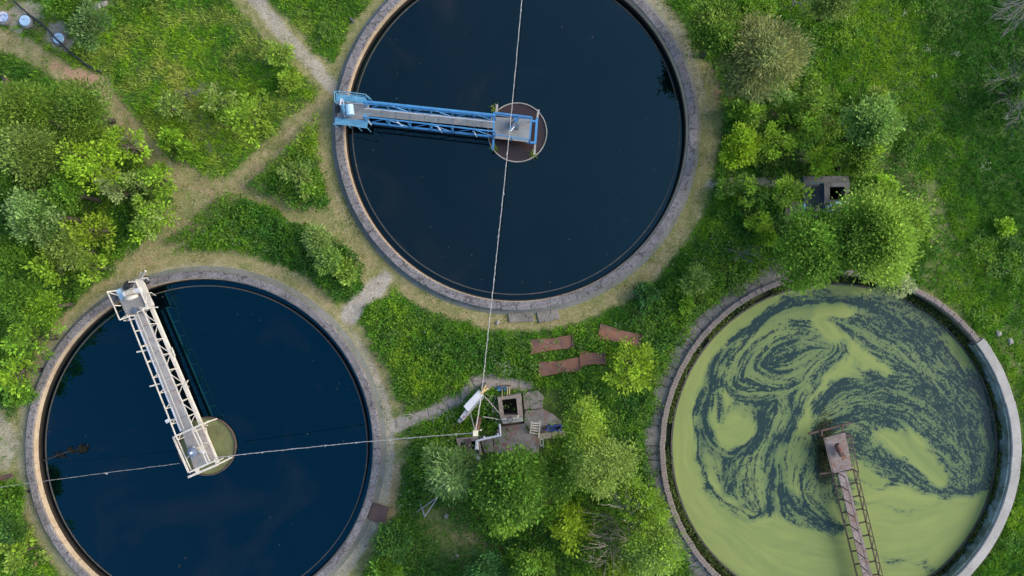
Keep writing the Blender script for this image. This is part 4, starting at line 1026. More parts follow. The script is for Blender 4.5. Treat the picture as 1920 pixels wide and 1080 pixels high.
s1 = along(.14, 30, 700, 1.8); s2 = along(.42, 12, 800); s3 = along(.8, 4, 850, 1.0, 1)
fine = fbm(J, I, .95, 1, 900); fine = (fine - fine.mean()) / fine.std()
s0 = along(.4, 42, 730, 1.1, 1)
lw = 1 - .55 * sstep(1520, 1680, dpx)
V = A + s1 * .15 + s0 * .36 * lw + s2 * .16 + s3 * (.34 - .1 * lw) + fine * (.40 - .14 * lw)
cov = sstep(-.2, .35, V) * (1 - .3 * sstep(.15, -.3, A))
solid = sstep(.45, 1.0, A)
band = sstep(.6, 1.9, s1 * .7 + s0 * .8) * .62                     # faint darker bands inside the closed cover
cov = np.maximum(cov, solid * (1 - band))
tone = np.clip(.55 + s1 * .16 + s2 * .08, 0, 1)
mask = np.hypot(DX, DY) < RW3 + .07
ii = -np.ones(DX.shape, int); ii[mask] = np.arange(mask.sum())
qq = np.stack([ii[:-1, :-1], ii[:-1, 1:], ii[1:, 1:], ii[1:, :-1]], -1).reshape(-1, 4); qq = qq[(qq >= 0).all(1)]
me = bpy.data.meshes.new('duckweed')
nv = int(mask.sum()); me.vertices.add(nv)
me.vertices.foreach_set('co', np.stack([DX[mask], DY[mask], np.full(nv, zd)], -1).astype(np.float32).ravel())
me.loops.add(len(qq) * 4); me.loops.foreach_set('vertex_index', qq.astype(np.int32).ravel())
me.polygons.add(len(qq)); me.polygons.foreach_set('loop_start', np.arange(0, len(qq) * 4, 4, dtype=np.int32)); me.polygons.foreach_set('loop_total', np.full(len(qq), 4, dtype=np.int32))
me.update(calc_edges=True)
at = me.color_attributes.new('Cover', 'FLOAT_COLOR', 'POINT')
at.data.foreach_set('color', np.stack([cov[mask], tone[mask], np.clip(A[mask], 0, 1), np.ones(nv)], -1).astype(np.float32).ravel())
dm, nt, b = new_mat('duckweed')
a = N(nt, 'ShaderNodeAttribute'); a.attribute_name = 'Cover'
sx = N(nt, 'ShaderNodeSeparateColor'); nt.links.new(a.outputs['Color'], sx.inputs[0])
pos = N(nt, 'ShaderNodeNewGeometry').outputs['Position']
f = noise_node(nt, pos, 20, 4, .8)
weed = mixc(nt, sx.outputs[1], (.145, .195, .066), (.215, .255, .08))
speck = mixc(nt, sx.outputs[1], (.075, .125, .06), (.13, .18, .07))
weed = mixc(nt, sx.outputs[2], speck, weed)
weed = mixc(nt, 1.0, weed, ramp(nt, f, [(.3, (.8, .8, .8)), (.7, (1.12, 1.12, 1.12))]), 'MULTIPLY')
c = mixc(nt, sx.outputs[0], (.017, .036, .034), weed)
nt.links.new(c, b.inputs['Base Color'])
rg = N(nt, 'ShaderNodeMapRange'); nt.links.new(sx.outputs[0], rg.inputs['Value']); rg.inputs['To Min'].default_value = .06; rg.inputs['To Max'].default_value = .9
nt.links.new(rg.outputs[0], b.inputs['Roughness'])
b.inputs['IOR'].default_value = 1.33; b.inputs['Specular IOR Level'].default_value = .35
me.materials.append(dm)
do = bpy.data.objects.new('duckweed', me); COL.objects.link(do); do.location = (CW.x, CW.y, 0)
props(do, 'pale green duckweed swirling over dark water in the lower right tank', 'duckweed', kind='stuff')
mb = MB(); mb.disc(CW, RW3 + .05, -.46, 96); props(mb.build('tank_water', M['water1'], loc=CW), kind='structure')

# ------------------------------------------------------------------ bridges
def lerp2(a, b, t): return (a[0] + (b[0] - a[0]) * t, a[1] + (b[1] - a[1]) * t)
def at_z(v, z): return Vector((v[0], v[1], z))
def quad(mb, pts, z0, z1, zp=None):
    return mb.prism([P(x, y, zp if zp is not None else z1) for x, y in pts], z0, z1)

def motor(parent, name, c, ang, mat, mat2, s=1.0):
    """finned motor lying on a gearbox with a cowl"""
    d = Vector((math.cos(ang), math.sin(ang), 0)); n_ = Vector((-d.y, d.x, 0))
    mb = MB(); mb.tube([c - d * .28 * s, c + d * .22 * s], .15 * s, 14)
    for k in range(5): mb.tube([c + d * (-.2 + .09 * k) * s, c + d * (-.17 + .09 * k) * s], .175 * s, 14)
    mb.bar(c - d * .2 * s - Vector((0, 0, .2 * s)), c + d * .2 * s - Vector((0, 0, .2 * s)), .3 * s, .1 * s)
    o = mb.build(name, mat, parent)
    mb = MB(); mb.tube([c - d * .29 * s, c - d * .42 * s], .17 * s, 14); mb.build('fan_cowl', mat2, o); mb = MB(); mb.bar(c + d * .22 * s + Vector((0, 0, -.04)), c + d * .5 * s + Vector((0, 0, -.04)), .26 * s, .28 * s)
    mb.build('gearbox', mat2, o)
    return o

def wheel(parent, c, axis_, r, w_):
    mb = MB(); a = Vector(axis_).normalized()
    mb.tube([c - a * w_ / 2, c - a * w_ * .4, c + a * w_ * .4, c + a * w_ / 2], [r * .9, r, r, r * .9], 20)
    o = mb.build('wheel', M['black'], parent, smooth=False)
    mb = MB(); mb.tube([c - a * (w_ / 2 + .03), c + a * (w_ / 2 + .03)], r * .4, 12); mb.build('hub', M['grey'], o)

def planked(mb, q, z0, z1, n, gap=.0012, zp=None):
    """a long deck of n plates with joints; q = a0, b0, b1, a1 in photo pixels"""
    rr = random.Random(n)
    for i in range(n):
        t0, t1_ = i / n + gap, (i + 1) / n - gap; dz = rr.uniform(-.012, .012)
        quad(mb, [lerp2(q[0], q[1], t0), lerp2(q[0], q[1], t1_), lerp2(q[3], q[2], t1_), lerp2(q[3], q[2], t0)], z0 + dz, z1 + dz)
    return mb

# --- blue bridge over the top tank
bb = empty('scraper_bridge', P(660, 205, .45), 'blue steel scraper bridge reaching to the middle of the top tank', 'bridge', 'scraper bridges')
ZD = .75; ZB = .45; ZT = 2.1
UA, UB = P(691, 203, ZB), P(929, 228, ZB)      # bottom chord, upper girder
LA, LB = P(691, 230, ZB), P(929, 257, ZB)      # bottom chord, lower girder
def girder(name, A, B, mat, n, zt, rt, rb, parent, xr=.035, mid=True):
    mb = MB(); mb.bar(A, B, rb * 2, rb * 2); mb.build('bottom_chord', mat, parent)
    mb = MB(); mb.tube([at_z(A, zt), at_z(B, zt)], rt, 10); mb.build('top_chord', mat, parent)
    pts = [A.lerp(B, i / n) for i in range(n + 1)]
    for p_ in pts:
        mb = MB(); mb.bar(p_, at_z(p_, zt), .07); mb.build('post', mat, parent)
    for i in range(n):
        mb = MB()
        if i % 2: mb.bar(at_z(pts[i], zt), pts[i + 1], xr * 1.6)
        else: mb.bar(pts[i], at_z(pts[i + 1], zt), xr * 1.6)
        mb.build('diagonal_brace', mat, parent)
    if mid:
        mb = MB(); mb.tube([at_z(A, (A.z + zt) / 2 + .25), at_z(B, (A.z + zt) / 2 + .25)], .028, 6); mb.build('mid_rail', mat, parent)
girder('upper', UA, UB, M['blue'], 6, ZT, .10, .06, bb)
girder('lower', LA, LB, M['blue'], 6, ZT - .05, .05, .06, bb, .03, False)
mb = MB(); planked(mb, [(689, 203), (929, 226), (929, 241), (689, 217)], ZD - .06, ZD, 9); mb.build('walkway', M['bluedeck'], bb)
for i in range(7):
    a = UA.lerp(UB, i / 6); b_2 = LA.lerp(LB, i / 6); mb = MB(); mb.bar(a, b_2, .06, .1); mb.build('cross_beam', M['blue'], bb)
mb = MB(); mb.bar(at_z(UA, ZT - .6) + Vector((0, -.28, 0)), at_z(UB, ZT - .6) + Vector((0, -.28, 0)), .05); mb.build('cable_tray', M['whitebright'], bb)
# white sticks: scraper arms hanging below the lower girder
for i, (a, b_2) in enumerate((((744, 228), (758, 239)), ((819.5, 236), (828.5, 248)), ((887, 246), (894, 256)), ((691, 228), (696, 234)))):
    mb = MB(); mb.tube([P(*a, .9), P(*b_2, .3)], .05, 8); mb.build('scraper_arm', M['whitebright'], bb)
# end platform with side plates
mb = MB(); quad(mb, [(632, 190), (692, 197), (690, 224), (632, 224)], .78, .86); mb.build('end_platform', M['bluedeck'], bb)
mb = MB(); quad(mb, [(631, 177), (662, 179), (664, 192), (631, 190)], .87, .92); quad(mb, [(662.5, 179), (686, 183), (690, 196), (664.5, 192)], .86, .9); mb.build('side_plate', M['bluepale'], bb)
mb = MB(); quad(mb, [(628, 220), (690, 226), (688, 239), (628, 233)], .87, .93); mb.build('side_plate', M['bluepale'], bb)
mb = MB()
rail = [(627.5, 190), (627, 171), (654, 173), (685, 177), (693.5, 184)]
for a, b_2 in zip(rail[:-1], rail[1:]): mb.tube([P(*a, 1.95), P(*b_2, 1.95)], .03, 6); mb.tube([P(*a, 1.95) - Vector((0, 0, .5)), P(*b_2, 1.95) - Vector((0, 0, .5))], .02, 6)
for a in rail: mb.tube([P(*a, 1.95), at_z(P(*a, 1.95), .8)], .03, 6)
mb.build('railing', M['bluepale'], bb)
mb = MB()
rail = [(625, 232), (650, 232), (671, 238), (689, 240), (681, 214), (693, 212)]
for a, b_2 in zip(rail[:3], rail[1:4]): mb.tube([P(*a, 1.95), P(*b_2, 1.95)], .026, 6)
for a in rail[:4]: mb.tube([P(*a, 1.95), at_z(P(*a, 1.95), .8)], .026, 6)
mb.tube([P(681, 214, 1.95), P(694, 229, 1.95)], .03, 6); mb.tube([P(681, 214, 1.95), P(696, 213, 1.95)], .03, 6)
mb.tube([P(681, 214, 1.95), at_z(P(681, 214, 1.95), .8)], .03, 6)
mb.build('railing', M['bluepale'], bb)
mb = MB()
c = P(655, 206, 1.45)
mb.tube([P(655, 197, 1.25), P(657, 216, 1.25)], [.26, .26], 14); mb.build('motor_cowl', M['hatchblue'], bb, smooth=False)
motor(bb, 'drive_motor', P(645, 205, 1.2), math.radians(-70), M['bluepale'], M['steelblue'], 1.1)
wheel(bb, P(634.5, 204, .72), (1, -.1, 0), .34, .28); wheel(bb, P(637, 231, .62), (1, -.1, 0), .2, .2)
mb = MB(); mb.bar(P(640, 184, 1.6), P(638, 197, 1.6), .07); mb.bar(P(642, 186, 1.6), P(645, 196, 1.3), .06); mb.build('bracket', M['whitebright'], bb)
mb = MB(); mb.tube([P(650, 193, 1.0), P(692, 196, 1.0)], .04, 8); mb.build('conduit', M['grey'], bb)
# centre platform
mb = MB(); quad(mb, [(927, 219), (997, 224), (993, 267), (926, 259)], ZD - .04, ZD + .04); mb.build('centre_platform', M['bluedeck'], bb)
mb = MB()
fr = [P(926, 211, 1.9), P(997, 220, 1.9), P(993, 262, 1.9), P(925, 252, 1.9)]
for i in range(4):
    mb.bar(fr[i], fr[(i + 1) % 4], .1 if i != 2 else .06)
    mb.bar(fr[i], at_z(fr[i], ZD), .08)
mb.bar(fr[0].lerp(fr[1], .5), at_z(fr[0].lerp(fr[1], .5), ZD), .06); mb.bar(fr[2].lerp(fr[3], .5), at_z(fr[2].lerp(fr[3], .5), ZD), .06)
for i in (0, 1, 3): mb.bar(fr[i] - Vector((0, 0, .5)), fr[(i + 1) % 4] - Vector((0, 0, .5)), .05)
mb.build('railing', M['blue'], bb)
mb = MB(); mb.bar(P(990, 226, .7), P(1007, 228, .7), .13); mb.bar(P(986, 266, .7), P(1004, 268, .7), .13); mb.bar(P(1007, 222, .7), P(1003.5, 270, .7), .15); mb.build('outrigger', M['blue'], bb)
mb = MB(); mb.bar(P(925.5, 258, .6), P(924, 281, .6), .14); mb.build('outrigger', M['blue'], bb)
for a, b_2 in (((1010, 206), (1007.6, 221.5)), ((1003.5, 269), (1002, 290)), ((932, 196), (931, 214))):
    mb = MB(); mb.bar(P(*a, .62), P(*b_2, .62), .13); mb.build('outrigger_end', M['whitecon'], bb)
motor(bb, 'drive_motor', P(963, 233, 1.3), math.radians(60), M['steelblue'], M['blue'], .9)
mb = MB(); quad(mb, [(957, 228), (974, 234), (972, 242), (957, 240)], ZD + .045, ZD + .2); mb.build('gear_plate', M['steelblue'], bb)
mb = MB(); mb.cyl(P(966, 244, -1.4), P(966, 244, .68), .3, 20); mb.build('centre_column', M['grey'], bb)

# --- cream bridge over the lower left tank
wb = empty('scraper_bridge', P(248, 545, .45), 'cream white scraper bridge lying diagonally over the lower left tank', 'bridge', 'scraper bridges')
RA, RB = P(285, 578, .7), P(408, 868, .7)      # thick right beam
PA, PB = P(252, 590, .8), P(340, 808, .8)      # pipe on the left
LA2, LB2 = P(241, 592, 1.75), P(333, 825, 1.75)   # left top rail
mb = MB(); mb.bar(RA, RB, .2, .24); mb.build('main_beam', M['white'], wb)
mb = MB(); mb.tube([PA, PB], .09, 10); mb.build('pipe', M['whitebright'], wb)
mb = MB(); mb.bar(LA2, LB2, .065); mb.build('top_rail', M['white'], wb)
mb = MB(); planked(mb, [(253, 590), (342, 811), (362, 803), (272, 583)], .82, .9, 9); mb.build('walkway', M['whitedeck'], wb)
RT, RTB = at_z(RA, 1.85), at_z(P(380, 802, .7), 1.85)
mb = MB(); mb.bar(RT, RTB, .05); mb.build('top_rail', M['white'], wb)
mb = MB(); mb.bar(P(257, 586, 1.4), P(345, 805, 1.4), .04); mb.build('mid_rail', M['white'], wb)
RB2 = P(380, 802, .7)
n = 8
for i in range(n + 1):
    t = i / n; rb = RA.lerp(RB2, t); lt = LA2.lerp(LB2, t)
    dk = P(*lerp2((254, 590), (343, 810), t), .86)
    mb = MB(); mb.bar(rb, at_z(rb, 1.85), .05); mb.build('post', M['white'], wb)
    mb = MB(); mb.bar(lt, at_z(lt, .8), .045); mb.bar(at_z(lt, 1.7), at_z(dk, 1.0), .045); mb.build('post', M['white'], wb)
    mb = MB(); mb.bar(at_z(lt, .74), at_z(rb, .68), .045, .06); mb.build('cross_beam', M['white'], wb)
for i in range(0, n, 2):
    m_ = RA.lerp(RB2, (i + 1) / n)
    for t in ((i + .35) / n, (i + 1.65) / n):
        dk = P(*lerp2((272, 583), (362, 803), t), .86); mb = MB(); mb.bar(m_ + Vector((0, 0, .05)), dk, .04, .05); mb.build('diagonal_brace', M['white'], wb)
for a, b_2 in (((256.5, 660), (284, 655)), ((281, 724.5), (306, 718)), ((312, 791), (335, 783))):
    mb = MB(); mb.bar(P(*a, .7), P(*b_2, .7), .1); mb.build('scraper_arm', M['white'], wb)
for a, b_2 in (((345, 724), (353, 713)), ((322, 652), (328, 668)), ((346, 725), (354, 725)), ((318, 653), (323, 652))):
    mb = MB(); mb.bar(P(*a, .8), P(*b_2, .8), .07); mb.build('scraper_arm', M['white'], wb)
mb = MB(); mb.bar(P(312, 791, .75), P(318, 787, .75), .22, .2); mb.build('float', M['whitebright'], wb)
# end platform
mb = MB(); quad(mb, [(216, 545), (252, 523), (287, 577), (238, 594)], .78, .86); mb.build('end_platform', M['whitedeck'], wb)
mb = MB(); quad(mb, [(216.5, 544), (226, 541), (232, 558), (226, 563)], .865, .9); mb.build('side_plate', M['hatchblue'], wb)
mb = MB(); quad(mb, [(253, 524), (266, 521), (288, 574), (276, 579)], .87, 1.0); mb.build('plank', M['white'], wb)
mb = MB()
rl = [P(218, 545, 1.2), P(200.5, 547, 1.6), P(213, 572.5, 1.6), P(224.5, 600, 1.6), P(240, 594.5, 1.2)]
for a, b_2 in zip(rl[:-1], rl[1:]): mb.bar(a, b_2, .06)
mb.bar(rl[2], P(226, 573, 1.2), .06)
for p_ in (rl[1], rl[3]): mb.bar(p_, at_z(p_.lerp(P(240, 570, 1.2), .35), .8), .05)
mb.build('railing', M['white'], wb)
mb = MB()
for a, b_2 in (((237, 592.5), (256, 592)), ((237.5, 601), (256, 597)), ((252, 587), (276, 579)), ((262, 577), (296, 576)), ((232, 601), (241, 600)), ((276, 521), (264, 522)), ((241, 529), (252, 528))):
    mb.bar(P(*a, 1.1), P(*b_2, 1.1), .08)
mb.bar(P(254, 526, 1.7), P(277, 577, 1.7), .07); mb.bar(P(275, 540, 1.5), P(273, 576, 1.5), .05); mb.bar(P(273, 541, 1.5), P(289, 571, 1.5), .045); mb.bar(P(282, 548, 1.3), P(292, 554, 1.3), .04); mb.bar(P(264, 550.5, 1.7), P(282, 549, 1.7), .05); mb.bar(P(262, 577, 1.2), P(278, 594, 1.0), .05)
mb.build('frame', M['white'], wb)
mb = MB(); mb.bar(P(264, 522, 1.0), P(273, 508, 1.9), .1); mb.bar(P(260, 523, 1.0), P(264, 510, 1.7), .05); mb.bar(P(266, 521, 1.0), P(271, 523, 1.0), .1); mb.build('tow_bar', M['white'], wb)
wheel(wb, P(243, 536.5, .78), (1, -.28, 0), .33, .5)
wheel(wb, P(273, 525.5, .7), (1, .35, 0), .27, .34)
motor(wb, 'drive_motor', P(247, 548, 1.25), math.radians(16), M['white'], M['whitebright'], 1.2)
mb = MB(); mb.tube([P(232, 561, 1.5), P(244, 559, 1.55), P(259, 554, 1.5)], [.13, .17, .09], 12); mb.build('motor_cowl', M['white'], wb, smooth=True)
mb = MB(); mb.tube([P(234, 551, 1.2), P(236, 546, 1.2), P(246, 541, 1.2), P(256, 542, 1.2), P(261, 550, 1.2)], .045, 6); mb.build('guard', M['white'], wb)
mb = MB(); mb.bar(P(251, 578, 1.0), P(256, 587, 1.1), .2, .2); mb.build('gear_box', M['steelblue'], wb)
# centre platform
ctr = [(325, 820), (377, 796), (409, 864), (354, 886)]
mb = MB(); quad(mb, [(341, 812), (365, 802), (394, 868), (365, 881)], .76, .85); mb.build('centre_platform', M['whitedeck'], wb)
mb = MB(); quad(mb, [(366, 801.5), (377, 797), (403, 859), (394.6, 866)], .76, .84); mb.build('side_plank', M['slabwarm'], wb)
mb = MB()
f4 = [P(x, y, 1.5) for x, y in ctr]
mb.bar(f4[0], f4[1], .11); mb.bar(f4[0], f4[3], .1); mb.bar(f4[3], P(403, 864, 1.5), .1)
mb.bar(P(331, 820, 1.2), P(358, 881, 1.2), .06); mb.bar(P(360, 806, 1.5), P(389, 869, 1.5), .06); mb.bar(P(366, 803, 1.5), P(393, 865, 1.5), .06); mb.bar(P(372, 832, 1.4), P(389, 830, 1.4), .04)
for p_ in f4: mb.bar(p_, at_z(p_, .75), .07)
mb.build('railing', M['white'], wb)
mb = MB(); mb.bar(P(353, 894.5, .6), P(408, 871, .6), .14); mb.bar(P(372, 886, .6), P(369, 880, .6), .22); mb.bar(P(408, 871, .6), P(436, 857, .4), .09); mb.bar(P(379, 796, .6), P(392, 790, .5), .13); mb.bar(P(392, 790, .5), P(407, 785, .35), .08); mb.bar(P(380, 796, .7), P(390, 798, .7), .06); mb.tube([P(386, 802, .8), P(389, 818, .5)], .04, 6); mb.build('outrigger', M['white'], wb)
mb = MB(); cc_ = P(360, 848.5, 1.55); mb.tube([cc_ - Vector((0, 0, .1)), cc_, cc_ + Vector((0, 0, .08))], [.3, .3, .12], 20); o_ = mb.build('cover_disc', M['steelblue'], wb)
mb = MB(); mb.cyl(cc_ + Vector((0, 0, .06)), cc_ + Vector((0, 0, .17)), .08, 12); mb.build('cap', M['whitebright'], o_)
mb = MB(); mb.cyl(P(360, 848.5, .84), P(360, 848.5, 1.44), .12, 12); mb.build('pedestal', M['grey'], wb)
motor(wb, 'drive_motor', P(371, 843.5, 1.1), math.radians(-20), M['white'], M['whitebright'], .85)
mb = MB(); mb.bar(P(351, 859, 1.2), P(359, 850, 1.5), .05); mb.bar(P(377, 833, .87), P(382, 848, .87), .12, .03); mb.build('bracket', M['white'], wb)
mb = MB(); mb.cyl(P(372, 846, -1.4), P(372, 846, .7), .3, 20); mb.build('centre_column', M['grey'], wb)

# --- rusty bridge over the duckweed tank
rb_ = empty('scraper_bridge', P(1572, 845, -.1), 'rusty brown scraper bridge over the duckweed tank', 'bridge', 'scraper bridges')
def ext(a, b, t): return lerp2(a, b, t)
K = 1.52
ra, rbx = (1600, 880), ext((1600, 880), (1647, 1074), K)
la, lbx = (1560, 889), ext((1560, 889), (1607, 1080), K)
mb = MB(); mb.bar(P(*la, .3), P(*lbx, .3), .08); mb.build('bottom_chord', M['rust'], rb_)
mb = MB(); mb.bar(P(*ra, .3), P(*rbx, .3), .08); mb.build('bottom_chord', M['rust'], rb_)
mb = MB(); mb.bar(at_z(P(*ra, .3), .85), at_z(P(*rbx, .3), .85), .05); mb.build('top_chord', M['rust'], rb_)
mb = MB(); planked(mb, [(1571, 886), ext((1571, 886), (1619, 1083), K), ext((1586.5, 883), (1636, 1080), K), (1586.5, 883)], .5, .58, 11); mb.build('walkway', M['rustdeck'], rb_)
n = 12
for i in range(n + 1):
    t = i / n; l = P(*lerp2(la, lbx, t), .3); r_ = P(*lerp2(ra, rbx, t), .3)
    mb = MB(); mb.bar(l, r_, .07, .1); mb.build('cross_beam', M['rust'], rb_); mb = MB(); mb.bar(r_, at_z(r_, .85), .045); mb.build('post', M['rust'], rb_); dkp = P(*lerp2((1571, 887), ext((1571, 887), (1619, 1083), K), t), .55)
    mb = MB(); mb.bar(dkp, dkp + Vector((0, 0, 1.0)), .05); mb.build('railing_post', M['rust'], rb_)
    if i < n:
        r2 = P(*lerp2(ra, rbx, (i + 1) / n), .3); mb = MB(); mb.bar(at_z(r_, .85), r2, .04); mb.build('diagonal_brace', M['rust'], rb_)
mb = MB(); mb.tube([P(1571, 887, .55) + Vector((0, 0, 1)), P(*ext((1571, 887), (1619, 1083), K), .55) + Vector((0, 0, 1))], .022, 6); mb.build('handrail', M['rust'], rb_)
mb = MB(); quad(mb, [(1544.5, 822), (1585, 810.5), (1598, 879), (1561, 888)], .5, .6); mb.build('centre_platform', M['rustdeck'], rb_)
mb = MB(); mb.bar(P(1515.5, 813.5, .3), P(1597.5, 792.5, .3), .12, .14); mb.bar(P(1540, 806, .4), P(1541, 818, .4), .1); mb.bar(P(1579, 798, .4), P(1581, 810, .4), .1); mb.build('outrigger', M['rust'], rb_)
mb = MB(); mb.bar(P(1537, 888.5, .3), P(1560, 885, .3), .12); mb.build('outrigger', M['rust'], rb_)
mb = MB()
rl = [P(1587, 817, 1.4), P(1595.5, 815.5, 1.4), P(1610, 885.5, 1.4), P(1600, 884, 1.4)]
for a, b_2 in zip(rl[:-1], rl[1:]): mb.bar(a, b_2, .06)
for p_ in rl[1:3]: mb.bar(p_, at_z(p_, .55), .05)
mb.bar(rl[1] - Vector((0, 0, .45)), rl[2] - Vector((0, 0, .45)), .04)
rl = [P(1546, 821, 1.5), P(1563, 887, 1.5)]
mb.bar(rl[0], rl[1], .04); mb.bar(rl[0], at_z(rl[0], .6), .05); mb.bar(rl[1], at_z(rl[1], .6), .05); mb.bar(P(1544, 822, 1.0), P(1554, 826, 1.0), .06)
mb.build('railing', M['rust'], rb_)
motor(rb_, 'drive_motor', P(1574, 843, .95), math.radians(-65), weathered('red_rust', (.20, .075, .06), (.12, .05, .04), (.3, .18, .14), 3, 8, 30, .8), M['rust'], .95)
mb = MB(); mb.cyl(P(1573, 842, -1.3), P(1573, 842, .45), .3, 20); mb.build('centre_column', M['rust'], rb_)
mb = MB(); fe = P(*ext((1583, 985), (1603, 1083), 2.4), .5)
mb.bar(P(*lbx, .5), P(*rbx, .5), .5, .5); mb.build('end_carriage', M['rust'], rb_)
# mossy plants under the rusty platform
r = np.random.default_rng(9); n = 1500
mx, my = r.normal(1546, 9, n), r.normal(845, 30, n)
p_ = np.stack([(mx - 960) / PPM * 1.008, (540 - my) / PPM * 1.008, r.uniform(-.38, -.2, n)], -1)
t = r.uniform(0, 2 * PI, n); d = np.stack([np.cos(t), np.sin(t), r.normal(.1, .3, n)], -1); up = np.tile([0, 0, 1.], (n, 1)) + r.normal(0, .3, (n, 3))
cc = np.array([.055, .065, .018]) * (1 + r.normal(0, .4, (n, 1)))
props(np_mesh('floating_moss', leaf_quads(p_, d, up, r.uniform(.06, .16, n), r.uniform(.05, .1, n), r), 4, M['leaf'], col=np.repeat(np.clip(cc, .004, .4), 4, 0)), 'brownish floating moss beside the rusty platform', 'moss', kind='stuff')

# ------------------------------------------------------------------ masts and cables
MT = P(892, 811, 4.6)        # head of the brown mast
AP = P(903, 737, 3.4)        # apex of the timber pole
m_ = empty('utility_mast', Vector((MT.x, MT.y, 0)) + Vector((.02, .05, 0)), 'rusty brown steel mast with a pale head beside the round tank', 'mast')
mb = MB(); mb.bar(Vector((MT.x, MT.y, -.1)), MT, .26, .26); mb.build('post', M['rustplate'], m_)
mb = MB(); mb.bar(MT + Vector((0, 0, .02)), MT + Vector((0, 0, .26)), .34, .3); mb.build('head_box', weathered('pale_head', (.62, .58, .42), (.5, .45, .3), (.4, .3, .2), 2, 6, 30, .7), m_)
mb = MB(); mb.bar(MT + Vector((-.35, -.12, -.35)), MT + Vector((.35, .12, -.35)), .06)
for s_ in (-.3, 0, .3): mb.tube([MT + Vector((s_, s_ * .33, -.32)), MT + Vector((s_, s_ * .33, -.12))], .04, 8)
mb.build('crossarm', M['white'], m_)
a_ = empty('utility_pole', P(910, 728, 0), 'two-legged tan timber pole holding the cable beside the white cabinet', 'utility pole')
for f_ in ((911, 722), (916, 727)):
    mb = MB(); mb.tube([P(*f_, -.1), AP], [.08, .06], 8); mb.build('leg', M['timber'], a_)
mb = MB(); mb.bar(P(909, 720, .25), P(918, 729, .25), .28, .3); mb.build('base', M['chamber'], a_)
mb = MB(); mb.bar(AP + Vector((-.12, .05, .03)), AP + Vector((.12, -.05, .03)), .1); mb.build('crossarm', M['timber'], a_)

def cable(label, a, b, sag, r_=.028, n=40, knots=0, mat='cable', seed=1):
    rr = random.Random(seed); root = empty('overhead_cable', a, label, 'cable', 'cables strung between the masts and the bridges')
    pts = []
    for i in range(n + 1):
        t = i / n; p = a.lerp(b, t); p.z -= sag * 4 * t * (1 - t)
        if 0 < i < n: p += Vector((rr.uniform(-.012, .012), rr.uniform(-.012, .012), 0))
        pts.append(p)
    mb = MB(); mb.tube(pts, r_, 6); mb.build('wire', M[mat], root)
    # a thinner wire twisted round it
    mb = MB(); q_ = [p + Vector((math.cos(i * 2.1), math.sin(i * 2.1), .4)) * .035 for i, p in enumerate(pts)]
    mb.tube(q_, r_ * .45, 5); mb.build('carrier_wire', M['grey'], root)
    for k in range(knots):
        p = pts[int((k + .6) / knots * n)]
        mb = MB(); mb.bar(p + Vector((0, 0, .02)), p + Vector((rr.uniform(-.1, .1), rr.uniform(-.14, -.05), -.15)), .03); mb.build('tie', M['whitebright'], root)
    return root
CB = P(955.5, 246.5, 2.3)
cable('pale cable from the timber pole up to the motor of the blue bridge', AP, CB, .55, .022, 60, 6, seed=1)
cable('pale cable from the blue bridge running out past the top edge', CB, P(1012, -366, 5.0), .35, .021, 40, 4, seed=2)
CW2 = P(389, 858, 2.2)
cable('pale cable from the brown mast across to the cream bridge', MT + Vector((-.1, 0, .1)), P(404, 858, 2.1), .45, .019, 60, 8, seed=3)
cable('thin cable from the cream bridge out over the left edge of the blue water', P(336, 869, 2.1), P(-413, 972, 4.6), .35, .008, 50, 3, seed=4)
cable('tan cable joining the timber pole and the brown mast', AP, MT + Vector((0, .1, .2)), .12, .032, 20, 0, seed=5)
cable('thin guy wire from the white cabinet to the brown mast', P(882, 775, 1.3), MT + Vector((-.05, .1, .1)), .1, .026, 14, 0, seed=6)
cable('thin guy wire from the brown mast foot to the open chamber', P(905, 781, 1.8), P(938, 787, .9), .05, .022, 14, 0, seed=7)
cable('thin guy wire from the timber pole to the left side of the open chamber', P(907, 742, 2.4), P(937, 776, .8), .2, .022, 16, 0, seed=8)
# connection on the blue bridge: the slack drop lead
mb = MB(); mb.tube([CB, P(959, 244, 1.9), P(964, 238, 1.6)], .03, 6); props(mb.build('drop_lead', M['whitebright']), 'short white lead dropping from the cable to the blue bridge motor', 'cable')

# ------------------------------------------------------------------ the white cabinet
cb = empty('equipment_cabinet', P(885, 758, 0), 'long white sheet metal cabinet beside the timber pole', 'cabinet')
mb = MB(); quad(mb, [(870, 762), (897, 733), (907, 744), (881, 773)], 0, 1.2); mb.build('body', M['grey'], cb, bevel=.02)
mb = MB(); quad(mb, [(869, 762), (897, 731.5), (905, 741), (878, 772)], 1.205, 1.27); mb.build('roof', M['whitebright'], cb, bevel=.01)
mb = MB(); quad(mb, [(862.5, 782), (873, 768), (882, 774), (868.5, 789)], 0, .8); mb.build('side_box', weathered('red_stained', (.62, .6, .6), (.5, .48, .48), (.45, .12, .09), 2, 4, 30, .6, .7, 0, .53, .6), cb, bevel=.02)
mb = MB(); quad(mb, [(857, 790), (861.5, 783.5), (867.5, 789), (862, 794.5)], 0, .7); mb.build('end_cap', M['grey'], cb, bevel=.02)
mb = MB(); mb.bar(P(869, 786, .9), P(907, 746, 1.0), .05); mb.build('side_rail', M['grey'], cb)
for t in (.3, .62):
    a = P(881, 773, .6).lerp(P(907, 744, .6), t); mb = MB(); mb.bar(a + Vector((.03, -.03, .2)), a + Vector((.03, -.03, -.05)), .05); mb.build('handle', M['black'], cb)

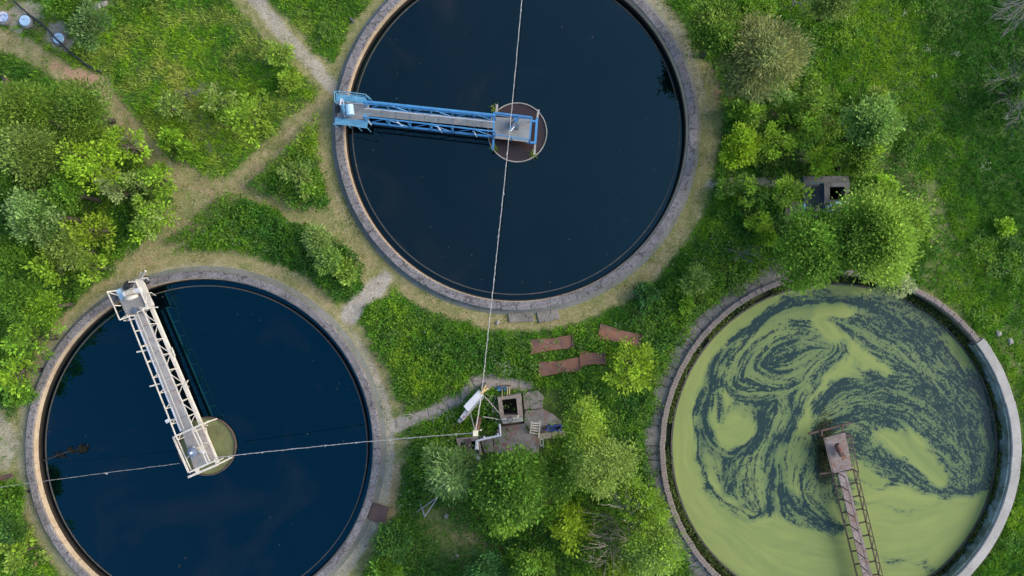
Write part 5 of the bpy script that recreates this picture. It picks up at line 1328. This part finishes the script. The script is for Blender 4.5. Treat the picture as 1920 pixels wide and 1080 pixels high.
# ------------------------------------------------------------------ open chamber group
def chamber(label, outer, inner, top, depth, mat, inmat, name='concrete_chamber'):
    """hollow box: outer and inner quads (photo pixels at the top), floor at -depth"""
    o = [P(x, y, top) for x, y in outer]; i_ = [P(x, y, top) for x, y in inner]
    cx = sum(o, Vector()) / 4
    root = empty(name, Vector((cx.x, cx.y, 0)), label, 'chamber')
    mb = MB()
    for k in range(4):
        k2 = (k + 1) % 4
        mb.prism([o[k], o[k2], i_[k2], i_[k]], -.3, top)
    mb.build('wall', mat, root)
    mb = MB()
    for k in range(4):
        k2 = (k + 1) % 4
        out = lambda a, b: a + (b - a) * .06
        mb.add([at_z(i_[k], -depth), at_z(i_[k2], -depth), at_z(i_[k2], -.3), at_z(i_[k], -.3)], [(0, 1, 2, 3)])
    mb.add([at_z(p, -depth) for p in i_], [(0, 1, 2, 3)])
    mb.build('shaft', inmat, root)
    return root
ch1 = chamber('open square concrete chamber with a handwheel beam', [(933, 746), (977, 738), (981, 782), (938, 786)], [(940.7, 750), (968, 746.6), (971, 778), (944.6, 780)], .7, .55, M['chamber'], M['void'])
mb = MB(); quad(mb, [(939, 786.5), (980, 782.5), (980.5, 790.5), (943, 795)], .75, 1.05); mb.build('gate_beam', M['whitecon'], ch1, bevel=.02)
mb = MB(); quad(mb, [(943, 796), (976, 793), (976, 795.5), (944, 798.5)], .12, .2); mb.build('slot', M['void'], ch1)
wc = P(955.7, 786.8, 1.55); wz = MB()
ringp = [wc + Vector((math.cos(t), math.sin(t), 0)) * .18 for t in np.linspace(0, 2 * PI, 25)]
wz.tube(ringp, .022, 6)
for t in np.linspace(0, 2 * PI, 6)[:-1]: wz.bar(wc, wc + Vector((math.cos(t), math.sin(t), 0)) * .18, .025)
hw_ = wz.build('handwheel', M['black'], ch1)
mb = MB(); mb.cyl(at_z(wc, 1.05), wc + Vector((0, 0, .06)), .035, 10); mb.build('spindle', M['grey'], hw_)
mb = MB(); mb.bar(P(941, 786, 1.15), P(952, 785, 1.15), .08); mb.bar(P(959, 785, 1.2), P(971, 783, 1.2), .06); mb.bar(P(972, 779, 1.15), P(971, 783.5, 1.15), .1); mb.build('valve_rod', M['white'], ch1)

ch2 = chamber('half covered rusty-edged chamber under the white pipe', [(855, 823), (897, 818), (904, 852), (865, 858)], [(862.5, 830), (890, 826.7), (896, 850), (868.5, 855)], .5, 1.5, M['chamber'], M['void'])
mb = MB(); quad(mb, [(870.5, 823.5), (883, 822), (887, 851), (874, 853)], .53, .6); mb.build('cover_plate', M['rustdark'], ch2)

for pts, z, lb, mt in (
    ([(979.6, 737), (1008, 731.7), (1020, 744.6), (1016, 766), (983, 768)], .3, 'grey concrete slab right of the open square chamber', 'slab'),
    ([(984, 770), (1016, 767), (1037, 777), (1052, 790), (1056, 800), (1024, 811), (992.6, 806), (983, 794)], .22, 'lower dark concrete slab under the white ladder', 'stained'),
    ([(938, 800), (982, 795), (990, 808), (1012, 822), (1010, 850), (927, 850), (925, 820)], .3, 'red-stained concrete slab below the handwheel beam', 'stained'),
    ([(899, 819), (923, 821), (926, 846), (908, 849)], .34, 'grey concrete slab between the half covered chamber and the red-stained slab', 'slab'),
    ([(1010, 812), (1060, 808), (1066, 818), (1012, 824)], .14, 'pale concrete strip below the blue bin', 'slabwarm')):
    mb = MB(); mb.prism([P(x, y, z) for x, y in pts], -.2, z)
    props(mb.build('concrete_slab', M[mt], bevel=.02), lb, 'concrete slab', 'loose concrete slabs')
# white pipe
wp = MB(); pts = [P(936.7, 795, .9), P(938.5, 816.5, .9), P(907, 823, .9), P(894, 827, .9), P(892, 842, .8)]
wp.tube(pts, .075, 8); wp.tube([P(895, 826, .8), P(896, 843, .8)], .06, 8); wp.tube([P(934, 817, .9), P(933, 813, .9)], .06, 8); wp.tube([P(907, 823, .9), P(908, 818, .9)], .06, 8)
wr = empty('water_pipe', P(915, 822, 0), 'white bent pipe running from the open chamber to the half covered chamber', 'pipe')
wp.build('pipe', M['whitebright'], wr)
mb = MB(); mb.bar(P(892, 842, .75), P(893, 850, .7), .13); mb.bar(P(896, 843, .75), P(897, 850, .7), .12); mb.build('valve', M['black'], wr)
mb = MB(); mb.bar(P(894, 851, .7), P(898, 861, .6), .2, .16); mb.build('flange', M['grey'], wr)
mb = MB()
for a in ((936.7, 795), (938.5, 816.5), (907, 823)): mb.cyl(P(*a, 0), at_z(P(*a, .9), .86), .04, 8) if False else mb.bar(at_z(P(*a, .9), .2), at_z(P(*a, .9), .85), .06)
mb.build('support', M['grey'], wr)
# ladder
ld = empty('ladder', P(1003, 805, .25), 'short white five-rung ladder lying on the dark slab', 'ladder')
for a, b_2 in (((997, 790.7), (994, 812.7)), ((1013, 790), (1010, 820))):
    mb = MB(); mb.bar(P(*a, .9), P(*b_2, .35), .09, .07); mb.build('side_rail', M['white'], ld)
mb = MB()
for i in range(5):
    t = .12 + i * .2; a = P(997, 790.7, .9).lerp(P(994, 812.7, .35), t); b_2 = P(1013, 790, .9).lerp(P(1010.5, 816, .4), t); mb.bar(a, b_2, .07, .05)
mb.build('rungs', M['white'], ld)
# grey rail stand near the ladder
hs = empty('handrail', P(1015, 828, 0), 'small grey pipe handrail below the ladder', 'handrail')
mb = MB(); mb.tube([P(1013, 838, .3), P(1013, 824, 1.0), P(1018, 824, 1.0), P(1018.5, 840, .3)], .03, 6); mb.build('pipe', M['grey'], hs)
mb = MB(); mb.bar(P(1013, 834, .28), P(1019, 836, .28), .1, .05); mb.build('foot', M['grey'], hs)
# blue bin
bn = empty('bin', P(1040, 803, .2), 'dark blue plastic bin lying beside the lower slab', 'bin')
o = [(1026, 799), (1053.5, 796.5), (1054, 808.5), (1027, 809)]; i_ = [(1028.5, 800.5), (1051.5, 798.5), (1052, 806.5), (1029, 807.3)]
mb = MB()
for k in range(4): mb.prism([P(*o[k], .55), P(*o[(k + 1) % 4], .55), P(*i_[(k + 1) % 4], .55), P(*i_[k], .55)], .2, .55)
mb.prism([P(*q_, .35) for q_ in i_], .2, .28); mb.build('body', M['binblue'], bn)
mb = MB(); mb.bar(P(1026, 805, .56), P(1024, 809, .5), .08); mb.build('handle', weathered('violet_plastic', (.12, .05, .4), (.08, .03, .3), (.2, .1, .4)), bn)
# shovels
for k, (x, lb) in enumerate(((937, 'left of the two blue-bladed shovels leaning on the open chamber'), (946.8, 'right of the two blue-bladed shovels leaning on the open chamber'))):
    sh = empty('shovel', P(x, 728, .05), lb, 'shovel', 'blue-bladed shovels')
    mb = MB(); mb.prism([P(x - 3.8, 725, .1), P(x + 3.6, 725, .1), P(x + 3.6, 731, .1), P(x + 2, 733, .1), P(x - 2.4, 733, .1), P(x - 3.8, 731, .1)], .08, .14); mb.build('blade', M['plasticblue'], sh)
    mb = MB(); mb.tube([P(x + (4.5 if k == 0 else 3.5), 725, .2), P(x + (4.5 if k == 0 else 4.5), 748 if k == 0 else 741, .75)], .025, 6); mb.build('handle', M['timber'], sh)
rk = empty('timber_rack', P(951, 724, 0), 'brown timber bar with short posts behind the shovels', 'rack')
mb = MB(); mb.bar(P(936, 723, .5), P(958, 723, .5), .09); mb.build('bar', M['rust'], rk)
mb = MB()
for x, y in ((951.5, 741), (955.5, 740)): mb.bar(P(x, 727, .45), P(x, y, .7), .05)
mb.bar(P(938, 723, -.1), P(938, 723, .5), .06); mb.bar(P(957, 723, -.1), P(957, 723, .5), .06)
mb.build('posts', M['timber'], rk)

# ------------------------------------------------------------------ concrete path slabs
mb = MB()
for pts in ([(740, 789), (768, 778), (770, 795), (742, 804)], [(769.5, 777.5), (800, 766), (804, 784), (771, 794.5)], [(801.5, 765), (830, 754), (836, 768), (805, 783)], [(831.5, 753), (862, 744), (860, 757), (837, 767)],
            [(863, 728), (878, 717), (888, 728), (884, 740), (866, 748)], [(884, 712), (905, 697), (940, 704), (972, 712), (972, 728), (925, 728), (905, 722), (892, 726)], [(973.5, 713), (990, 714), (1000, 718), (996, 730), (973.5, 728)]):
    mb.prism([P(x, y, .06) for x, y in pts], -.2, .04 + random.uniform(0, .02))
props(mb.build('path', M['slabwarm'], bevel=.02), 'cracked concrete path from the lower left tank towards the cabinet', 'path', kind='structure')

# ------------------------------------------------------------------ rusty plates, manholes, small things
for pts, lb, mt in (([(994.5, 637), (1073, 627.5), (1075, 653), (996.5, 664)], 'rusty steel plate nearest the top tank, left of the row', 'rustplate'),
                    ([(1126.5, 607), (1204, 627), (1198, 650.5), (1121, 636)], 'tilted rusty plate farthest right and highest of the five', 'rustplate'),
                    ([(1010, 679.5), (1087, 669), (1089.5, 696), (1011.5, 707)], 'long rusty plate lowest of the group, with pale twigs on it', 'rustplate'),
                    ([(1087, 657), (1132, 660), (1136, 683), (1090, 686.5)], 'smaller rusty plate half under the yellow-lime tree', 'rustplate'),
                    ([(700, 943), (729, 951), (722, 986), (690, 972)], 'dark brown plate on the rim path right of the blue water', 'rustdark')):
    c = sum((P(x, y, .2) for x, y in pts), Vector()) / 4
    root = empty('steel_plate', Vector((c.x, c.y, .1)), lb, 'steel plate', 'rusty steel plates')
    V4 = [P(x, y, .2) for x, y in pts]
    mid_ = sum(V4, Vector()) / 4
    if mt == 'rustplate':
        a1, a2 = V4[0].lerp(V4[1], .5), V4[2].lerp(V4[3], .5); a1 = a1.lerp(mid_, .2); a2 = a2.lerp(mid_, .16)
        q_ = MB(); top = [V4[0], V4[0].lerp(a1, .6) + (V4[0].lerp(V4[1], .3) - V4[0].lerp(a1, .6)) * .4, a1, a1.lerp(V4[1], .4), V4[1], V4[2], V4[2].lerp(a2, .6), a2, a2.lerp(V4[3], .4), V4[3]]
        q_.prism(top, .13, .2); q_.build('sheet', M[mt], root)
    else:
        mb = MB(); mb.prism(V4, .14, .2); mb.build('sheet', M[mt], root)
    for i in (1, 3):
        if mt == 'rustplate': mb = MB(); mb.bar(V4[i] + Vector((0, 0, .03)), V4[(i + 1) % 4] + Vector((0, 0, .03)), .06, .1); mb.build('flange', M['rustplate'], root)
    if mt != 'rustplate':
        mb = MB(); mb.bar(V4[0] + Vector((0, 0, .02)), V4[1] + Vector((0, 0, .02)), .04, .05); mb.build('flange', M[mt], root)
bare_bush('twig_heap', 'dry grey twigs lying on the rusty plate nearest the top tank', P(1030, 645, .24), [P(1020, 655, .3), P(1045, 636, .32), P(1040, 655, .3), P(1012, 640, .3), P(1050, 650, .3)], M['greywood'], 6, 12, 'twigs', .012)
bare_bush('twig_heap', 'dry pale twigs lying on the long lowest rusty plate', P(1052, 688, .24), [P(1046, 697, .3), P(1060, 680, .32), P(1064, 692, .3), P(1045, 683, .3)], M['greywood'], 6, 13, 'twigs', .014)

for px, py, rp, lb in ((45, 38, 10, 'pale blue round manhole cover farther left of the two whole ones'), (108.5, 71, 10, 'pale blue round manhole cover crossed by the black hose'), (3, 31, 10, 'blue, white and rusty cover cut by the left edge')):
    root = empty('manhole', P(px, py, .05), lb, 'manhole', 'pale blue manhole covers')
    c = P(px, py, .35); r_ = rp / PPM
    mb = MB(); mb.ring(c, [(r_ - .02, -.1), (r_ + .16, -.1), (r_ + .12, .2), (r_ - .02, .24)], n=40); mb.build('collar', M['slab'], root)
    mb = MB(); mb.tube([at_z(c, .1), at_z(c, .3), at_z(c, .36)], [r_, r_, r_ - .05], 36); mb.build('cover', M['hatchblue'] if px > 20 else weathered('striped_cover', (.55, .55, .55), (.1, .2, .45), (.4, .15, .1), 2, 2, 20, .6, 1), root)
    mb = MB(); mb.bar(at_z(c, .375) + Vector((-.1, .05, 0)), at_z(c, .375) + Vector((.08, .1, 0)), .03, .03); mb.build('lifting_bar', M['grey'], root)
hp = [(18, -6), (40, 15), (58, 30), (75, 42), (92, 58), (104, 72), (112, 79), (124, 91), (142, 106), (160, 120), (180, 131), (192, 136)]
zz = [.2, .2, .25, .2, .25, .42, .42, .25, .2, .15, .12, .08]
mb = MB(); mb.tube([P(x, y, z) for (x, y), z in zip(hp, zz)], .06, 8); props(mb.build('hose', M['hose'], smooth=True), 'black hose running past the two pale blue manhole covers', 'hose')

sc_ = empty('scrap_sheet', P(10, 150, 0), 'folded rust-red scrap sheet at the left edge above the wood', 'scrap')
mb = MB(); mb.add([P(4, 140, .2), P(14, 147, .9), P(10, 160, .8), P(5, 155, .15)], [(0, 1, 2, 3)]); mb.add([P(14, 147, .9), P(19, 151, .5), P(14, 156, .4), P(10, 160, .8)], [(0, 1, 2, 3)])
o_ = mb.build('sheet', M['rustplate'], sc_); md = o_.modifiers.new('s', 'SOLIDIFY'); md.thickness = .03
mb = MB(); mb.bar(P(7, 158, -.05), P(7, 156, .3), .05); mb.bar(P(9, 164, .05), P(11, 172, .1), .04); mb.build('prop', M['greywood'], sc_)

g_ = empty('rusty_girder', P(8, 897, 0), 'rusty orange girder end at the left edge beside the cream-edged tank', 'girder')
mb = MB(); mb.bar(P(-30, 905, .2), P(18, 892, .2), .26, .05); mb.bar(P(-30, 905, .32), P(18, 892, .32), .06, .22); mb.build('web', M['rustplate'], g_)
mb = MB(); mb.bar(P(14, 894, .3), P(23, 890, .3), .22, .2); mb.build('end_plate', M['rustdark'], g_)
mb = MB(); c = P(61, 1058, .2); mb.tube([at_z(c, 0), at_z(c, .2), at_z(c, .26)], [.26, .29, .18], 20); props(mb.build('rusty_disc', M['rustplate']), 'round rusty lid lying by the path in the bottom left corner', 'lid')

fr_ = empty('metal_frame', P(800, 955, 0), 'thin grey A-shaped metal frame standing in the grass below the silver willow', 'frame')
mb = MB(); mb.bar(P(781, 960, .3), P(822, 931, .5), .05); mb.bar(P(796, 969, .9), P(822, 931, .5), .05); mb.build('beam', M['grey'], fr_)
for a in ((785, 935), (793, 950)):
    mb = MB(); mb.bar(P(*a, .1), P(796, 969, .9), .035); mb.build('leg', M['grey'], fr_)
mb = MB(); mb.bar(P(714, 997, .15), P(750, 987, .15), .07, .06); props(mb.build('timber_batten', M['timber']), 'thin yellow batten lying on the bare edge below the dark brown plate', 'batten')
mb = MB(); mb.bar(P(657, 34, .0), P(663, 41, .12), .14, .2); props(mb.build('concrete_block', M['darkcon'], bevel=.02), 'small dark block at the grass edge above the blue bridge end', 'block')

def stone(px, py, s, lb, seed):
    r = random.Random(seed); import bmesh
    bm = bmesh.new(); bmesh.ops.create_icosphere(bm, subdivisions=2, radius=s)
    for v in bm.verts:
        k = 1 + r.uniform(-.22, .22); v.co = Vector((v.co.x * k * 1.2, v.co.y * k, v.co.z * k * .6))
    me = bpy.data.meshes.new('stone'); bm.to_mesh(me); bm.free(); me.materials.append(M['stone'])
    o = bpy.data.objects.new('stone', me); COL.objects.link(o); o.location = P(px, py, .05); o.rotation_euler.z = r.uniform(0, 6)
    props(o, lb, 'stone', 'loose stones')
for i, (x, y, s, lb) in enumerate(((837, 968, .14, 'pale stone in the dark clearing near the metal frame'), (933, 583 + 22, .12, 'small pale stone in the turf left of the square slab'), (718, 1066, .25, 'grey stone near the bottom edge between low bushes'),
                                   (182, 12, .25, 'grey stone heap at the top edge near the grey-green bush'), (196, 8, .2, 'whitish stone at the top edge right of the grey heap'), (937, 1040, .16, 'brownish stone at the far side of the dark clearing'),
                                   (1872, 625, .2, 'grey stone lying in grass above the pale concrete rim'), (1895, 640, .2, 'outer grey stone in grass by the right edge'), (857, 1042, .1, 'tiny pale stone in the lowest part of the clearing'))):
    stone(x, y, s, lb, i)

r = np.random.default_rng(70); n = 90
tk_ = r.integers(0, 2, n); cen = np.where(tk_[:, None] == 0, np.array([[c1.x, c1.y]]), np.array([[c2.x, c2.y]]))
rad = 10.6 * np.sqrt(r.uniform(.2, 1, n)) ** .6; t = r.uniform(0, 2 * PI, n)
pp = np.stack([cen[:, 0] + rad * np.cos(t), cen[:, 1] + rad * np.sin(t), np.full(n, -.125)], -1)
t = r.uniform(0, 2 * PI, n)
v = leaf_quads(pp, np.stack([np.cos(t), np.sin(t), np.zeros(n)], -1), np.tile([0, 0, 1.], (n, 1)), r.uniform(.05, .14, n), r.uniform(.04, .09, n), r)
props(np_mesh('floating_leaves', v, 4, M['leaf'], col=np.repeat(np.array([.09, .085, .06]) * r.uniform(.3, 1.3, (n, 1)), 4, 0)), 'sparse brown leaves floating on the dark tank water', 'leaves', kind='stuff')

# dark dead plant stalk from the weir, left side of the blue tank
fb = empty('dead_stalk', P(120, 850, -.12), 'dark leafy dead plant stalk from the weir at the left side of the blue water', 'plant stalk')
mb = MB(); mb.tube([P(82, 863, -.1), P(100, 857, -.05), P(118, 850, -.08), P(134, 845, -.1), P(160, 841, -.1)], [.06, .05, .05, .04, .03], 6); mb.build('stem', M['black'], fb)
r = np.random.default_rng(12)
pp = np.concatenate([r.normal((112, 853), (6, 2.2), (60, 2)), r.normal((135, 844), (4, 2), (40, 2)), r.normal((153, 842), (6, 3.4), (110, 2))])
p3 = np.array([tuple(P(x, y, -.1 + .06 * r.random())) for x, y in pp]); t = r.uniform(0, 2 * PI, len(p3))
np_mesh('leaves', leaf_quads(p3, np.stack([np.cos(t), np.sin(t), np.zeros(len(t))], -1), np.tile([0, 0, 1.], (len(t), 1)) + r.normal(0, .2, (len(t), 3)), r.uniform(.08, .18, len(t)), r.uniform(.06, .12, len(t)), r), 4, M['leaf'], fb,
        np.repeat(np.array([.02, .018, .009]) * (1 + r.normal(0, .5, (len(t), 1))).clip(.3, 3), 4, 0))
# grass tufts growing on the well of the top tank
for px, py, lb in ((1002, 289, 'green tuft growing on the well rim at the lower outrigger end'), (927, 276, 'yellow-green tuft on the well rim below the blue beam'), (928, 204, 'small tuft on the upper left of the brown well rim')):
    n = 30; r = np.random.default_rng(px); c = P(px, py, .05)
    v, cc = blades(np.full(n, c.x) + r.normal(0, .06, n), np.full(n, c.y) + r.normal(0, .06, n), np.full(n, .05), 2, np.full(n, .3), .05, (.5, 1.4), np.tile([.17, .23, .03], (n, 1)), .3, px)
    props(np_mesh('grass_tuft', v, 3, M['blade'], col=cc, loc=c), lb, 'grass tuft', 'tufts on the well rim')

# ------------------------------------------------------------------ sunken hatch on the right
ht = chamber('dark sunken concrete hatch left of the largest tree', [(1545, 344), (1593, 342), (1594, 381), (1546, 381)], [(1556, 350), (1585, 350), (1586, 375), (1556, 374)], .6, 2.2, M['darkcon'], M['black'], 'hatch_chamber')
for pts, z, lb, mt in (([(1506, 330), (1590, 330), (1593, 343), (1544, 344), (1542, 412), (1507, 412)], .25, 'dark concrete slab on the left of the sunken hatch', 'darkcon'),
                       ([(1547, 383), (1594, 382), (1595, 409), (1548, 411)], .35, 'dark rusty slab below the sunken hatch', 'darkcon'),
                       ([(1472, 378), (1505, 378), (1505, 414), (1472, 416)], .12, 'low broken slab left of the hatch, under the leafy tree', 'slab')):
    mb = MB(); mb.prism([P(x, y, z) for x, y in pts], -.2, z); props(mb.build('concrete_slab', M[mt], bevel=.02), lb, 'concrete slab', 'loose concrete slabs')
sh_ = empty('folded_sheet', P(1543, 375, .25), 'dark blue bent metal sheet beside the square hole of the hatch', 'metal sheet')
mb = MB(); mb.add([P(1538, 344, .4), P(1546, 343, .9), P(1547, 372, .9), P(1544, 404, .9), P(1537, 404, .4), P(1539, 372, .4)], [(0, 1, 2, 5), (5, 2, 3, 4)])
o_ = mb.build('sheet', M['bluesheet'], sh_); o_.modifiers.new('s', 'SOLIDIFY').thickness = .03
mb = MB(); mb.bar(P(1520, 344, .5), P(1543, 343, .9), .05); mb.bar(P(1534, 406, .5), P(1543, 406, .8), .06); mb.build('edge_strip', M['teal'], sh_)
gr = empty('guard_rail', P(1562, 390, .35), 'light blue pipe guard rail around the sunken hatch', 'guard rail')
mb = MB(); mb.tube([P(1561.8, 403.5, 1.0), P(1557.3, 382.6, 1.3), P(1572, 381, 1.3), P(1585, 382, 1.0)], .05, 8); mb.tube([P(1568, 379, 1.2), P(1577, 378, 1.2), P(1585, 380, 1.2)], .04, 6); mb.build('top_rail', M['teal'], gr)
for a, b_2 in (((1548.4, 386), (1551, 403)), ((1553, 385), (1555, 402)), ((1604, 381), (1604, 408))):
    mb = MB(); mb.tube([P(*a, 1.1), P(*b_2, .5)], .03, 6); mb.build('post', M['teal'], gr)
mb = MB(); mb.bar(P(1507, 382, .5), P(1508, 412, .5), .08, .3); props(mb.build('edge_board', M['teal']), 'teal board on the left edge of the hatch slab', 'board')
